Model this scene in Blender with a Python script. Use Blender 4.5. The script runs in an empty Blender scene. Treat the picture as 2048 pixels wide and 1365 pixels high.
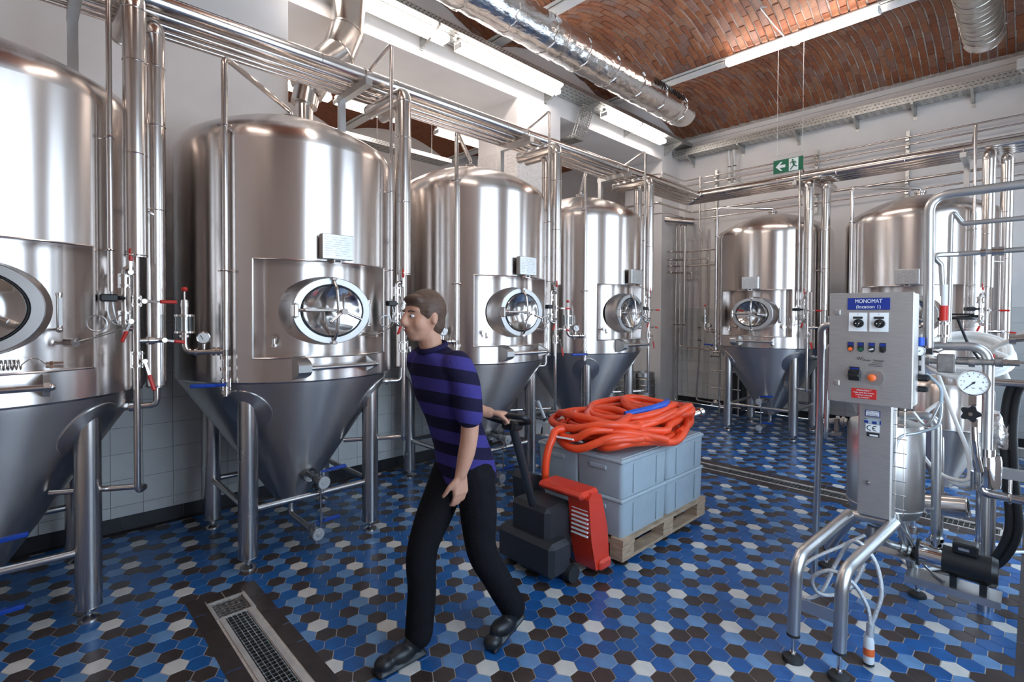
import bpy, math, random
from mathutils import Vector, Matrix
random.seed(7)
PI = math.pi
SC = bpy.context.scene
COL = SC.collection
def R(a): return math.radians(a)

# ---------------------------------------------------------------- camera
FPX, CAMH = 1012.35, 1.69
YAW, PITCH, ROLL = R(-45.949), R(-0.964), R(0.268)
_f = Vector((math.sin(YAW)*math.cos(PITCH), math.cos(YAW)*math.cos(PITCH), math.sin(PITCH)))
_r = Vector((math.cos(YAW), -math.sin(YAW), 0)); _u = _r.cross(_f)
_r2 = _r*math.cos(ROLL)+_u*math.sin(ROLL); _u2 = -_r*math.sin(ROLL)+_u*math.cos(ROLL)
cam_d = bpy.data.cameras.new('camera'); cam = bpy.data.objects.new('camera', cam_d); COL.objects.link(cam)
cam_d.sensor_width = 36; cam_d.lens = FPX/2048*36; cam_d.shift_y = -37.25/2048
cam_d.clip_start = .05; cam_d.clip_end = 200
cam.matrix_world = Matrix(((_r2.x,_u2.x,-_f.x,0),(_r2.y,_u2.y,-_f.y,0),(_r2.z,_u2.z,-_f.z,CAMH),(0,0,0,1)))
SC.camera = cam
def seen(p, m=0):          # is a point inside the picture (only used to choose which pieces become single objects)
    v = Vector(p)-Vector((0,0,CAMH)); d = v.dot(_f)
    if d < .2: return False
    x = 1024+FPX*v.dot(_r2)/d; y = 645.25-FPX*v.dot(_u2)/d
    return -m < x < 2048+m and -m < y < 1365+m

# ---------------------------------------------------------------- world, lights, exposure
W = bpy.data.worlds.new('daylight'); SC.world = W; W.use_nodes = True
nt = W.node_tree; bg = nt.nodes['Background']
tc = nt.nodes.new('ShaderNodeTexCoord'); sx = nt.nodes.new('ShaderNodeSeparateXYZ'); cr = nt.nodes.new('ShaderNodeValToRGB')
nt.links.new(tc.outputs['Generated'], sx.inputs[0]); nt.links.new(sx.outputs['Z'], cr.inputs[0]); nt.links.new(cr.outputs[0], bg.inputs[0])
cr.color_ramp.elements[0].position = 0.0; cr.color_ramp.elements[0].color = (.64,.78,.93,1)
cr.color_ramp.elements[1].position = .6; cr.color_ramp.elements[1].color = (.50,.73,1,1)
bg.inputs[1].default_value = 5.2
SC.view_settings.view_transform = 'Standard'; SC.view_settings.look = 'None'
SC.view_settings.exposure = 0.38; SC.view_settings.gamma = 1; SC.view_settings.use_curve_mapping = False
SC.cycles.use_denoising = True
SC.cycles.max_bounces = 6; SC.cycles.diffuse_bounces = 3; SC.cycles.glossy_bounces = 4; SC.cycles.transmission_bounces = 4
SC.cycles.use_adaptive_sampling = True; SC.cycles.adaptive_threshold = .08; SC.cycles.adaptive_min_samples = 20; SC.cycles.use_light_tree = False; SC.cycles.light_sampling_threshold = .03
SC.cycles.sample_clamp_indirect = 8
TUBE = 19.0     # fluorescent tubes
RIGHT_X, WALL_Y0, LEFT_X, BACK_Y = .75, -3.2, -4.85, 9.2
WINDOWS = [(.95,3.05,.45,3.9),(4.40,6.40,.45,3.9),(7.35,8.25,.85,3.6)]   # y0 y1 z0 z1 in the wall on the right
for (a,b,c,d) in WINDOWS:
    l = bpy.data.lights.new('window_portal','AREA'); l.shape = 'RECTANGLE'; l.size = d-c; l.size_y = b-a
    l.cycles.is_portal = True
    o = bpy.data.objects.new('window_portal', l); COL.objects.link(o)
    o.location = (RIGHT_X+.12,(a+b)/2,(c+d)/2); o.rotation_euler = (0,PI/2,0)

# ---------------------------------------------------------------- mesh helpers
def fillet(pts, r, k=5):
    pts = [Vector(p) for p in pts]; out = [pts[0]]
    for i in range(1,len(pts)-1):
        p, a, b = pts[i], pts[i-1]-pts[i], pts[i+1]-pts[i]
        la, lb = a.length, b.length
        if la < 1e-6 or lb < 1e-6: continue
        a /= la; b /= lb
        ang = a.angle(b,PI)
        if ang > PI-.02: out.append(p); continue
        t = min(r/math.tan(ang/2), la*.48, lb*.48)
        p0, p1 = p+a*t, p+b*t
        for j in range(k+1):
            s = j/k; q = p0*(1-s)**2+p*2*s*(1-s)+p1*s*s; out.append(q)
    out.append(pts[-1]); return out
def spline(pts, k=8, closed=False):
    P = [Vector(p) for p in pts]; n = len(P); out = []
    rng = range(n if closed else n-1)
    for i in rng:
        g = (lambda j: P[j % n]) if closed else (lambda j: P[max(0,min(n-1,j))])
        p0,p1,p2,p3 = g(i-1),g(i),g(i+1),g(i+2)
        for j in range(k):
            t = j/k
            out.append(.5*((2*p1)+(p2-p0)*t+(2*p0-5*p1+4*p2-p3)*t*t+(3*p1-p0-3*p2+p3)*t**3))
    if not closed: out.append(P[-1])
    return out
def frame_of(ax):
    ax = Vector(ax).normalized(); h = Vector((0,0,1)) if abs(ax.z) < .9 else Vector((1,0,0))
    x = h.cross(ax).normalized(); return x, ax.cross(x), ax
class MB:
    def __init__(s): s.v = []; s.f = []; s.m = []; s.cur = 0
    def add(s, vs, fs):
        o = len(s.v); s.v += [tuple(v) for v in vs]
        for f in fs: s.f.append([i+o for i in f]); s.m.append(s.cur)
        return s
    def mat(s, i): s.cur = i; return s
    def box(s, c, d, rz=0, M=None, bev=0):
        hx,hy,hz = d[0]/2,d[1]/2,d[2]/2; c = Vector(c)
        m = M if M is not None else Matrix.Rotation(rz,3,'Z')
        if bev <= 0:
            vs = [(x*hx,y*hy,z*hz) for x in(-1,1) for y in(-1,1) for z in(-1,1)]
            fs = [(0,1,3,2),(4,6,7,5),(0,4,5,1),(2,3,7,6),(0,2,6,4),(1,5,7,3)]
        else:
            b = min(bev,hx*.9,hy*.9,hz*.9); vs = []; fs = []
            ring = []
            for z,i in((-hz,b),(-hz+b,0),(hz-b,0),(hz,b)):
                q = []
                for (x,y) in ((-hx+i,-hy+b+i*0),(-hx+b+i*0,-hy+i),(hx-b,-hy+i),(hx-i,-hy+b),(hx-i,hy-b),(hx-b,hy-i),(-hx+b,hy-i),(-hx+i,hy-b)):
                    q.append(len(vs)); vs.append((x,y,z))
                ring.append(q)
            for a,bb in zip(ring,ring[1:]):
                for j in range(8): fs.append((a[j],a[(j+1)%8],bb[(j+1)%8],bb[j]))
            fs.append(tuple(reversed(ring[0]))); fs.append(tuple(ring[3]))
        return s.add([c+m@Vector(v) for v in vs], fs)
    def tube(s, pts, r, n=10, cap=True, closed=False):
        if 7 < n < 12: n = 12
        P = [Vector(p) for p in pts]
        q = [P[0]]
        for p in P[1:]:
            if (p-q[-1]).length > 1e-5: q.append(p)
        P = q; N = len(P); vs = []; fs = []
        T = []
        for i in range(N):
            if closed: t = P[(i+1)%N]-P[i-1]
            else: t = P[min(i+1,N-1)]-P[max(i-1,0)]
            T.append(t.normalized())
        x,y,_ = frame_of(T[0])
        rr = r if isinstance(r,(list,tuple)) else [r]*N
        for i in range(N):
            if i:
                x = (x-T[i]*x.dot(T[i]))
                x = x.normalized() if x.length > 1e-6 else frame_of(T[i])[0]
            y = T[i].cross(x)
            # widen mitre
            for j in range(n):
                a = 2*PI*j/n; vs.append(P[i]+(x*math.cos(a)+y*math.sin(a))*rr[i])
        for i in range(N if closed else N-1):
            k = (i+1)%N
            for j in range(n): fs.append((i*n+j,i*n+(j+1)%n,k*n+(j+1)%n,k*n+j))
        if cap and not closed: fs.append(tuple(range(n-1,-1,-1))); fs.append(tuple((N-1)*n+j for j in range(n)))
        return s.add(vs,fs)
    def cyl(s, a, b, r, r2=None, n=16, cap=True):
        return s.tube([a,b],[r,r if r2 is None else r2],n,cap)
    def lathe(s, prof, n=32, o=(0,0,0), ax=(0,0,1), a0=0, a1=2*PI, ex=1, ey=1):
        x,y,z = frame_of(ax) if tuple(ax) != (0,0,1) else (Vector((1,0,0)),Vector((0,1,0)),Vector((0,0,1)))
        o = Vector(o); full = abs(a1-a0-2*PI) < 1e-6; N = n if full else n+1; vs = []; fs = []
        for (r,h) in prof:
            for j in range(N):
                a = a0+(a1-a0)*j/n; vs.append(o+x*(r*ex*math.cos(a))+y*(r*ey*math.sin(a))+z*h)
        for i in range(len(prof)-1):
            for j in range(n if full else n):
                k = (j+1)%N if full else j+1
                fs.append((i*N+j,i*N+k,(i+1)*N+k,(i+1)*N+j))
        return s.add(vs,fs)
    def disc(s, c, ax, r, n=24, th=0.004, ex=1, ey=1):
        return s.lathe([(0.0001,-th/2),(r,-th/2),(r,th/2),(0.0001,th/2)],n,c,ax,ex=ex,ey=ey)
    def torus(s, c, ax, Rr, r, n=24, m=8, ex=1, ey=1):
        x,y,z = frame_of(ax) if tuple(ax) != (0,0,1) else (Vector((1,0,0)),Vector((0,1,0)),Vector((0,0,1)))
        return s.tube([Vector(c)+x*(Rr*ex*math.cos(2*PI*i/n))+y*(Rr*ey*math.sin(2*PI*i/n)) for i in range(n)], r, m, closed=True)
    def sphere(s, c, r, n=16, m=10, sc=(1,1,1)):
        c = Vector(c); vs = []; fs = []
        for i in range(m+1):
            t = PI*i/m
            for j in range(n):
                a = 2*PI*j/n; vs.append(c+Vector((math.sin(t)*math.cos(a)*r*sc[0],math.sin(t)*math.sin(a)*r*sc[1],math.cos(t)*r*sc[2])))
        for i in range(m):
            for j in range(n): fs.append((i*n+j,(i+1)*n+j,(i+1)*n+(j+1)%n,i*n+(j+1)%n))
        return s.add(vs,fs)
    def prism(s, poly, o, u, v, w):       # polygon in the u,v plane extruded along w
        o,u,v,w = Vector(o),Vector(u),Vector(v),Vector(w); n = len(poly)
        vs = [o+u*p[0]+v*p[1] for p in poly]+[o+u*p[0]+v*p[1]+w for p in poly]
        fs = [tuple(range(n-1,-1,-1)),tuple(range(n,2*n))]+[(i,(i+1)%n,n+(i+1)%n,n+i) for i in range(n)]
        return s.add(vs,fs)
    def mesh(s, name, mats, smooth=35):
        me = bpy.data.meshes.new(name); me.from_pydata(s.v,[],s.f); 
        for m in (mats if isinstance(mats,(list,tuple)) else [mats]): me.materials.append(m)
        if isinstance(mats,(list,tuple)) and len(mats) > 1: me.polygons.foreach_set('material_index', s.m)
        if smooth:
            me.polygons.foreach_set('use_smooth',[True]*len(me.polygons)); me.set_sharp_from_angle(angle=R(smooth))
        me.update(); return me
    def build(s, name, mats, parent=None, smooth=35, loc=None):
        return link(name, s.mesh(name,mats,smooth), parent, loc)
def link(name, me, parent=None, loc=None):
    o = bpy.data.objects.new(name, me); COL.objects.link(o); o.parent = parent
    if loc is not None: o.location = loc
    return o
def tag(o, label=None, cat=None, group=None, kind=None):
    for k,v in (('label',label),('category',cat),('group',group),('kind',kind)):
        if v: o[k] = v
    return o
def thing(name, label, cat, loc=(0,0,0), rz=0, group=None):
    o = bpy.data.objects.new(name, None); COL.objects.link(o); o.location = loc; o.rotation_euler = (0,0,rz)
    o.empty_display_size = .1
    return tag(o,label,cat,group)
KIDS = {}
def copy_tree(root, parent=None, kids=None):
    if kids is None:
        kids = {}
        for o in list(COL.objects):
            if o.parent is not None: kids.setdefault(o.parent.name,[]).append(o)
    c = root.copy(); COL.objects.link(c); c.parent = parent
    for ch in kids.get(root.name,[]): copy_tree(ch,c,kids)
    return c

# ---------------------------------------------------------------- materials
def mat(name, col, rough=.5, metal=0, spec=.5, **k):
    m = bpy.data.materials.new(name); m.use_nodes = True; t = m.node_tree; b = t.nodes['Principled BSDF']
    b.inputs['Base Color'].default_value = (*col,1); b.inputs['Roughness'].default_value = rough; b.inputs['Metallic'].default_value = metal
    b.inputs['Specular IOR Level'].default_value = spec
    if k.get('aniso'):
        b.inputs['Anisotropic'].default_value = k['aniso']; b.inputs['Anisotropic Rotation'].default_value = .25
        tg = t.nodes.new('ShaderNodeTangent'); tg.direction_type = 'RADIAL'; tg.axis = 'Z'; t.links.new(tg.outputs[0], b.inputs['Tangent'])
    if k.get('emit'):
        b.inputs['Emission Color'].default_value = (*k.get('ecol',col),1); b.inputs['Emission Strength'].default_value = k['emit']
    if k.get('alpha') is not None:
        b.inputs['Transmission Weight'].default_value = k['alpha']; b.inputs['IOR'].default_value = k.get('ior',1.45)
    if k.get('coat'): b.inputs['Coat Weight'].default_value = k['coat']; b.inputs['Coat Roughness'].default_value = .08
    if k.get('sss'): b.inputs['Subsurface Weight'].default_value = k['sss']; b.inputs['Subsurface Radius'].default_value = (.02,.008,.004)
    cn = k.get('noise')       # (scale, amount, detail, stretch)
    tcn = None
    if cn or k.get('bump') or k.get('rnoise'):
        tcn = t.nodes.new('ShaderNodeTexCoord'); mp = t.nodes.new('ShaderNodeMapping'); t.links.new(tcn.outputs['Object'], mp.inputs[0])
        mp.inputs['Scale'].default_value = k.get('stretch',(1,1,1))
    if cn:
        nz = t.nodes.new('ShaderNodeTexNoise'); nz.inputs['Scale'].default_value = cn[0]; nz.inputs['Detail'].default_value = cn[2] if len(cn) > 2 else 4
        t.links.new(mp.outputs[0], nz.inputs['Vector'])
        rp = t.nodes.new('ShaderNodeValToRGB'); a = cn[1]
        c2 = k.get('col2')
        lo = c2 if c2 else [max(0,x*(1-a)) for x in col]; hi = col if c2 else [min(1,x*(1+a)) for x in col]
        rp.color_ramp.elements[0].position = k.get('lo',.3); rp.color_ramp.elements[0].color = (*lo,1)
        rp.color_ramp.elements[1].position = k.get('hi',.7); rp.color_ramp.elements[1].color = (*hi,1)
        t.links.new(nz.outputs[0], rp.inputs[0])
        src = rp.outputs[0]
        if k.get('vary'):     # every object a little different
            oi = t.nodes.new('ShaderNodeObjectInfo'); hv = t.nodes.new('ShaderNodeHueSaturation'); mr = t.nodes.new('ShaderNodeMapRange')
            mr.inputs['To Min'].default_value = 1-k['vary']; mr.inputs['To Max'].default_value = 1+k['vary']
            t.links.new(oi.outputs['Random'], mr.inputs['Value']); t.links.new(mr.outputs[0], hv.inputs['Value']); t.links.new(src, hv.inputs['Color']); src = hv.outputs[0]
        t.links.new(src, b.inputs['Base Color'])
    if k.get('rnoise'):
        n2 = t.nodes.new('ShaderNodeTexNoise'); n2.inputs['Scale'].default_value = k['rnoise'][0]; n2.inputs['Detail'].default_value = 3
        t.links.new(mp.outputs[0], n2.inputs['Vector']); mr = t.nodes.new('ShaderNodeMapRange')
        mr.inputs['To Min'].default_value = max(.02,rough-k['rnoise'][1]); mr.inputs['To Max'].default_value = rough+k['rnoise'][1]
        t.links.new(n2.outputs[0], mr.inputs['Value']); t.links.new(mr.outputs[0], b.inputs['Roughness'])
    if k.get('bump'):
        sc_, st_ = k['bump'][:2]
        n3 = t.nodes.new('ShaderNodeTexNoise'); n3.inputs['Scale'].default_value = sc_; n3.inputs['Detail'].default_value = k['bump'][2] if len(k['bump']) > 2 else 3
        t.links.new(mp.outputs[0], n3.inputs['Vector']); bp = t.nodes.new('ShaderNodeBump'); bp.inputs['Strength'].default_value = st_; bp.inputs['Distance'].default_value = k.get('bd',.01)
        t.links.new(n3.outputs[0], bp.inputs['Height']); t.links.new(bp.outputs[0], b.inputs['Normal'])
    return m
M = {}
M['tank'] = mat('tank_steel',(.70,.64,.605),.25,1,aniso=.80,rnoise=(3,.04),stretch=(1,1,.2))
M['cone'] = mat('cone_steel',(.66,.62,.595),.38,1,aniso=.90,rnoise=(4,.05))
M['door'] = mat('polished_steel',(.70,.69,.68),.10,1)
M['pipe'] = mat('pipe_steel',(.68,.63,.60),.19,1,rnoise=(8,.04))
M['clad'] = mat('cladding_steel',(.70,.65,.615),.22,1,rnoise=(5,.05))
M['leg'] = mat('leg_steel',(.62,.585,.565),.26,1,rnoise=(6,.05))
M['satin'] = mat('satin_steel',(.60,.59,.58),.36,1,noise=(6,.06))
M['disc'] = mat('turned_steel_disc',(.80,.79,.77),.5,.8)
M['rough'] = mat('cast_steel',(.42,.40,.38),.4,1,noise=(30,.2),bump=(60,.2))
M['galv'] = mat('galvanised_steel',(.55,.55,.53),.42,.85,noise=(40,.25,5),rnoise=(25,.1))
M['galvdark'] = mat('galvanised_mesh',(.35,.34,.32),.5,.8,noise=(50,.3))
M['grate'] = mat('grating_steel',(.50,.49,.48),.35,1,noise=(30,.2))
M['drainframe'] = mat('drain_frame',(.56,.51,.47),.5,.35,noise=(10,.15))
M['black'] = mat('black_plastic',(.012,.012,.013),.38)
M['rubber'] = mat('black_rubber',(.02,.02,.021),.6)
M['dark'] = mat('dark_channel',(.015,.014,.013),.8)
M['blue'] = mat('blue_lever_plastic',(.012,.07,.45),.35)
M['red'] = mat('red_lever_plastic',(.55,.02,.012),.38)
M['white'] = mat('white_plastic',(.75,.75,.74),.4)
M['glass'] = mat('clear_glass',(.95,.97,.97),.02,0,alpha=1.0)
M['plaster'] = mat('white_plaster',(.80,.775,.765),.85,0,.3,noise=(2.5,.03),bump=(45,.08,5))
M['roughplaster'] = mat('rough_plaster',(.76,.735,.725),.9,0,.3,noise=(18,.06),bump=(38,.9,6),bd=.02)
M['wtile'] = mat('white_wall_tile',(.66,.66,.64),.25,0,.5,noise=(6,.03),vary=.035)
M['wgrout'] = mat('grey_wall_grout',(.30,.28,.27),.9)
M['dtile'] = mat('dark_brown_tile',(.042,.028,.024),.42,0,.5,noise=(9,.25),vary=.15)
M['btile'] = mat('black_base_tile',(.022,.021,.024),.3,0,.5,noise=(9,.2),vary=.1)
M['grout'] = mat('floor_grout',(.52,.45,.39),.9,noise=(30,.15))
M['hx_w'] = mat('white_hex_tile',(.60,.57,.53),.30,0,.5,noise=(14,.07),vary=.05)
M['hx_n'] = mat('brown_hex_tile',(.048,.033,.029),.32,0,.5,noise=(14,.22),vary=.12)
M['hx_l'] = mat('light_blue_hex_tile',(.125,.245,.43),.30,0,.5,noise=(14,.12),vary=.08)
M['hx_b'] = mat('blue_hex_tile',(.013,.092,.28),.30,0,.5,noise=(14,.16),vary=.12)
BR = [((.37,.135,.062),(.25,.085,.042)),((.42,.175,.085),(.29,.11,.055)),((.31,.12,.066),(.21,.08,.048)),((.40,.20,.12),(.28,.13,.082)),((.34,.18,.135),(.23,.12,.09))]
for i,(a,b_) in enumerate(BR): M['brick%d'%i] = mat('ceiling_brick_shade',a,.55,0,.4,noise=(22,.3,6),col2=b_,bump=(60,.5,5),vary=.12)
M['mortar'] = mat('lime_mortar',(.55,.50,.46),.95,0,.2,noise=(20,.25,5),bump=(50,.6,5))
M['foil'] = mat('crinkled_foil',(.80,.79,.78),.13,1,bump=(26,.55,6),bd=.012,stretch=(1,.5,1))
M['tape'] = mat('foil_tape',(.80,.79,.78),.2,1,bump=(60,.5,4))
M['spiral'] = mat('spiral_duct_steel',(.50,.47,.43),.3,1,noise=(8,.12))
M['paint'] = mat('white_beam_paint',(.74,.73,.72),.5,0,noise=(5,.04))
M['tube'] = mat('fluorescent_tube',(1,.96,.92),.5,0,emit=TUBE,ecol=(1,.90,.82))
M['panel'] = mat('control_cabinet_steel',(.60,.57,.545),.48,1,stretch=(1,1,12),noise=(20,.06))
M['signgreen'] = mat('exit_sign_green',(.004,.13,.06),.4)
M['signwhite'] = mat('exit_sign_white',(.80,.84,.80),.4)
M['clear'] = mat('clear_acrylic',(.97,.98,.98),.05,0,alpha=1.0,ior=1.2)
M['lblue'] = mat('label_blue',(.012,.03,.22),.45)
M['lred'] = mat('label_red',(.55,.018,.015),.45)
M['ink'] = mat('black_ink',(.02,.02,.022),.5)
M['orange'] = mat('orange_button',(.85,.15,.03),.35)
M['green'] = mat('green_button',(.01,.10,.05),.35)
M['hose'] = mat('orange_red_hose',(.86,.075,.018),.36,noise=(8,.1))
M['hoseblue'] = mat('blue_hose_strap',(.015,.09,.50),.4)
M['whose'] = mat('translucent_white_hose',(.84,.83,.80),.35,0)
M['crate'] = mat('grey_blue_crate',(.37,.43,.47),.42,noise=(6,.06))
M['wood'] = mat('pallet_wood',(.42,.29,.19),.8,noise=(10,.3,6),stretch=(1,1,8),bump=(20,.3))
M['jackred'] = mat('truck_red_paint',(.70,.045,.018),.32,coat=.3)
M['jackdark'] = mat('truck_dark_paint',(.03,.03,.034),.4)
M['paper'] = mat('white_paper',(.85,.84,.82),.7)
M['shirtp'] = mat('purple_shirt_cloth',(.062,.050,.26),.85,0,.2,noise=(12,.12),bump=(140,.2))
M['shirtn'] = mat('navy_shirt_cloth',(.018,.014,.055),.85,0,.2,noise=(12,.15),bump=(140,.2))
M['trouser'] = mat('black_trouser_cloth',(.007,.0065,.0085),.85,0,.2,noise=(14,.2),bump=(110,.3))
M['skin'] = mat('skin_tone',(.58,.30,.20),.5,0,.4,noise=(10,.06))
M['iris'] = mat('brown_iris',(.05,.025,.012),.25)
M['lip'] = mat('lip_tone',(.45,.17,.13),.5)
M['hair'] = mat('dark_brown_hair',(.10,.055,.035),.6,noise=(30,.3),stretch=(1,1,4))
M['shoe'] = mat('black_shoe',(.012,.012,.014),.4)
M['braid'] = mat('braided_hose_silver',(.62,.62,.62),.3,.7,bump=(220,.6))
M['gaugeface'] = mat('gauge_dial_white',(.85,.85,.84),.4)
# ================================================================= STRUCTURE
def struct(o): o['kind'] = 'structure'; return o
# ---- floor slab with the two drain channels left open
CH = [(-3.29,-3.10,.765,.935),(-3.10,-.50,.788,.907),(-4.30,-.16,5.405,5.560)]
fm = MB()
xs = sorted({LEFT_X-4.2,RIGHT_X,*[c[0] for c in CH],*[c[1] for c in CH]}); ys = sorted({WALL_Y0,BACK_Y,*[c[2] for c in CH],*[c[3] for c in CH]})
for a,b in zip(xs,xs[1:]):
    for c,d in zip(ys,ys[1:]):
        mx,my = (a+b)/2,(c+d)/2
        if any(q[0] < mx < q[1] and q[2] < my < q[3] for q in CH): continue
        fm.box((mx,my,-.063),(b-a,d-c,.12))
floor = struct(fm.build('floor', M['grout'], smooth=0))
# ---- hexagonal tiles: a lattice that repeats every 13 tiles
HD = .1034; E1 = Vector((.5,.8660254,0))*HD; EX = Vector((HD,0,0))
VA, VB = 3*E1+EX, 4*EX-E1
ORG = VA*.42624-VB*.40424
TONE = {0:'hx_w',1:'hx_n',5:'hx_n',7:'hx_n',12:'hx_n',8:'hx_l',10:'hx_l'}
HT = ['hx_w','hx_n','hx_l','hx_b']
def hexm(mb, o=(0,0,0), mi=0):
    r1, r2 = HD/1.7320508-.0025, HD/1.7320508-.0035
    o = Vector(o); vs = []
    for r_,z in ((r1,-.010),(r1,-.0012),(r2,0)):
        for k in range(6): a = PI/6+k*PI/3; vs.append(o+Vector((r_*math.cos(a),r_*math.sin(a),z)))
    fs = [(12,13,14,15,16,17)]
    for t in (0,6):
        for k in range(6): fs.append((t+k,t+(k+1)%6,t+6+(k+1)%6,t+6+k))
    mb.mat(mi).add(vs,fs); mb.cur = 0
HEXME = {}
for h in HT:
    b = MB(); hexm(b); HEXME[h] = b.mesh('hexagonal_tile',M[h],smooth=0)
BORD = [(-3.405,-.45,.66,1.04),(-4.40,-.045,5.25,5.725)]
cells = []
inv = Matrix(((E1.x,EX.x),(E1.y,EX.y))).inverted()
for n in range(-60,130):
    for m in range(-120,60):
        p = ORG+E1*n+EX*m
        if not (LEFT_X+.02 < p.x < -.02 and -1.2 < p.y < BACK_Y-.02): continue
        if any(q[0]+.04 < p.x < q[1] and q[2]+.04 < p.y < q[3]-.04 for q in BORD): continue
        cells.append((p,TONE.get((4*n+m)%13,'hx_b')))
def near(c):
    p = c[0]; d2 = p.x**2+p.y**2+CAMH**2
    return (0 if seen(p,25) else 1, d2)
cells.sort(key=near)
for p,t in cells[:300]:
    link('hexagonal_tile',HEXME[t],floor,p)
b = MB()
for p,t in cells[300:]: hexm(b,p,HT.index(t))
tag(b.build('hexagonal_tile_field',[M[h] for h in HT],floor,smooth=0),kind='stuff')
# ---- plain dark tiles beside the drains and along the wall on the right
TILEME = {}
def slab(name, parent, m, x0,x1,y0,y1,z=.0015,g=.0034,th=.011):
    k = (m,round(x1-x0,3),round(y1-y0,3))
    if k not in TILEME:
        q = MB(); q.box((0,0,-th/2),(x1-x0-2*g,y1-y0-2*g,th)); TILEME[k] = q.mesh(name,M[m],smooth=0)
    return link(name,TILEME[k],parent,((x0+x1)/2,(y0+y1)/2,z))
for y0,y1 in ((.66,.752),(.948,1.04)):
    x = -3.405
    while x < -.5: slab('border_tile',floor,'dtile',x,x+.2,y0,y1); x += .2
for y0,y1 in ((.752,.85),(.85,.948)): slab('border_tile',floor,'dtile',-3.405,-3.312,y0,y1)
for y0,y1 in ((5.25,5.392),(5.573,5.725)):
    x = -4.40
    while x < -.06: slab('border_tile',floor,'dtile',x,min(x+.25,-.045),y0,y1); x += .25
slab('border_tile',floor,'dtile',-.145,-.045,5.392,5.573)
y = -1.1
while y < 9.1: slab('border_tile',floor,'dtile',-.045,.35,y,y+.3); slab('border_tile',floor,'dtile',.35,.745,y,y+.3); y += .3
# ---- walls
def wallbox(mb,x0,x1,y0,y1,z0,z1): mb.box(((x0+x1)/2,(y0+y1)/2,(z0+z1)/2),(x1-x0,y1-y0,z1-z0))
TOPZ = 5.75
b = MB(); LX0 = -5.65
wallbox(b,LX0,LEFT_X,WALL_Y0-.1,1.79,0,TOPZ); wallbox(b,LX0,LEFT_X,1.79,4.77,0,2.95); wallbox(b,LX0,LEFT_X,1.79,4.77,4.578,TOPZ)
wallbox(b,LX0,LEFT_X,5.65,8.55,4.56,TOPZ); wallbox(b,LX0,LEFT_X,8.55,BACK_Y,0,TOPZ)
wall_left = struct(b.build('wall_left',M['plaster'],smooth=0))
b = MB(); wallbox(b,LX0,LEFT_X,4.77,5.65,0,TOPZ)
struct(b.build('wall_pillar',M['plaster'],smooth=0))
b = MB(); wallbox(b,LX0-.006,LEFT_X+.006,4.764,5.656,1.8,3.93)
struct(b.build('wall_pillar_coat',M['roughplaster'],smooth=0))
b = MB(); wallbox(b,-9.2,RIGHT_X+.25,BACK_Y,BACK_Y+.25,0,TOPZ); wall_back = struct(b.build('wall_back',M['plaster'],smooth=0))
b = MB(); wallbox(b,-9.2,RIGHT_X+.25,WALL_Y0-.25,WALL_Y0,0,TOPZ); struct(b.build('wall_front',M['plaster'],smooth=0))
b = MB(); wallbox(b,-9.25,-9.0,WALL_Y0-.25,BACK_Y+.2,0,TOPZ); struct(b.build('wall_far_hall',M['plaster'],smooth=0))
b = MB(); cuts = sorted(WINDOWS); y = WALL_Y0
for (a,c,z0,z1) in cuts:
    wallbox(b,RIGHT_X,RIGHT_X+.25,y,a,0,TOPZ); wallbox(b,RIGHT_X,RIGHT_X+.25,a,c,0,z0); wallbox(b,RIGHT_X,RIGHT_X+.25,a,c,z1,TOPZ); y = c
wallbox(b,RIGHT_X,RIGHT_X+.25,y,BACK_Y,0,TOPZ); struct(b.build('wall_right',M['plaster'],smooth=0))
for i,(a,c,z0,z1) in enumerate(cuts):
    q = MB(); X = RIGHT_X+.17
    for yy in (a+.03,(a+c)/2,c-.03): q.box((X,yy,(z0+z1)/2),(.06,.06,z1-z0))
    for zz in (z0+.03,z0+(z1-z0)*.36,z0+(z1-z0)*.70,z1-.03): q.box((X,(a+c)/2,zz),(.06,c-a,.06))
    w = struct(q.build('window_%d'%(i+1),M['paint'],smooth=0))
# ---- tiled base of the left and back walls, every tile a piece of its own
b = MB(); b.box((LEFT_X+.003,1.75,.903),(.006,6.1,1.806)); struct(b.build('wall_left_grout',M['wgrout'],smooth=0))
b = MB(); b.box((-2.4,BACK_Y-.003,.903),(4.9,.006,1.806)); struct(b.build('wall_back_grout',M['wgrout'],smooth=0))
def tmesh(w,h,m,ax):
    q = MB(); th = .008; g = .0016
    d = (th,w-2*g,h-2*g) if ax == 'x' else (w-2*g,th,h-2*g)
    q.box((0,0,0),d); return q.mesh('wall_tile',M[m],smooth=0)
T1,T2,T3 = tmesh(.2,.2,'wtile','x'),tmesh(.2,.085,'wtile','x'),tmesh(.2,.108,'btile','x')
U1,U2,U3 = tmesh(.2,.2,'wtile','y'),tmesh(.2,.085,'wtile','y'),tmesh(.2,.108,'btile','y')
for k in range(-9,19):
    yy = .468+.2*k+.1
    if yy > 4.7: break
    for j in range(8): link('wall_tile',T1,wall_left,(LEFT_X+.009,yy,.305+.2*j))
    link('wall_tile',T2,wall_left,(LEFT_X+.009,yy,.1625))
    link('base_tile',T3,wall_left,(LEFT_X+.010,yy+.07,.066))
for k in range(24):
    xx = -4.73+.2*k
    for j in range(8): link('wall_tile',U1,wall_back,(xx,BACK_Y-.009,.305+.2*j))
    link('wall_tile',U2,wall_back,(xx,BACK_Y-.009,.1625)); link('base_tile',U3,wall_back,(xx,BACK_Y-.010,.066))
b = MB(); b.prism([(0,0),(.035,0),(.012,.012),(0,.03)],(LEFT_X+.005,-1.3,0),(1,0,0),(0,0,1),(0,5.9,0)); struct(b.build('baseboard_left',M['btile'],smooth=0))
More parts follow.
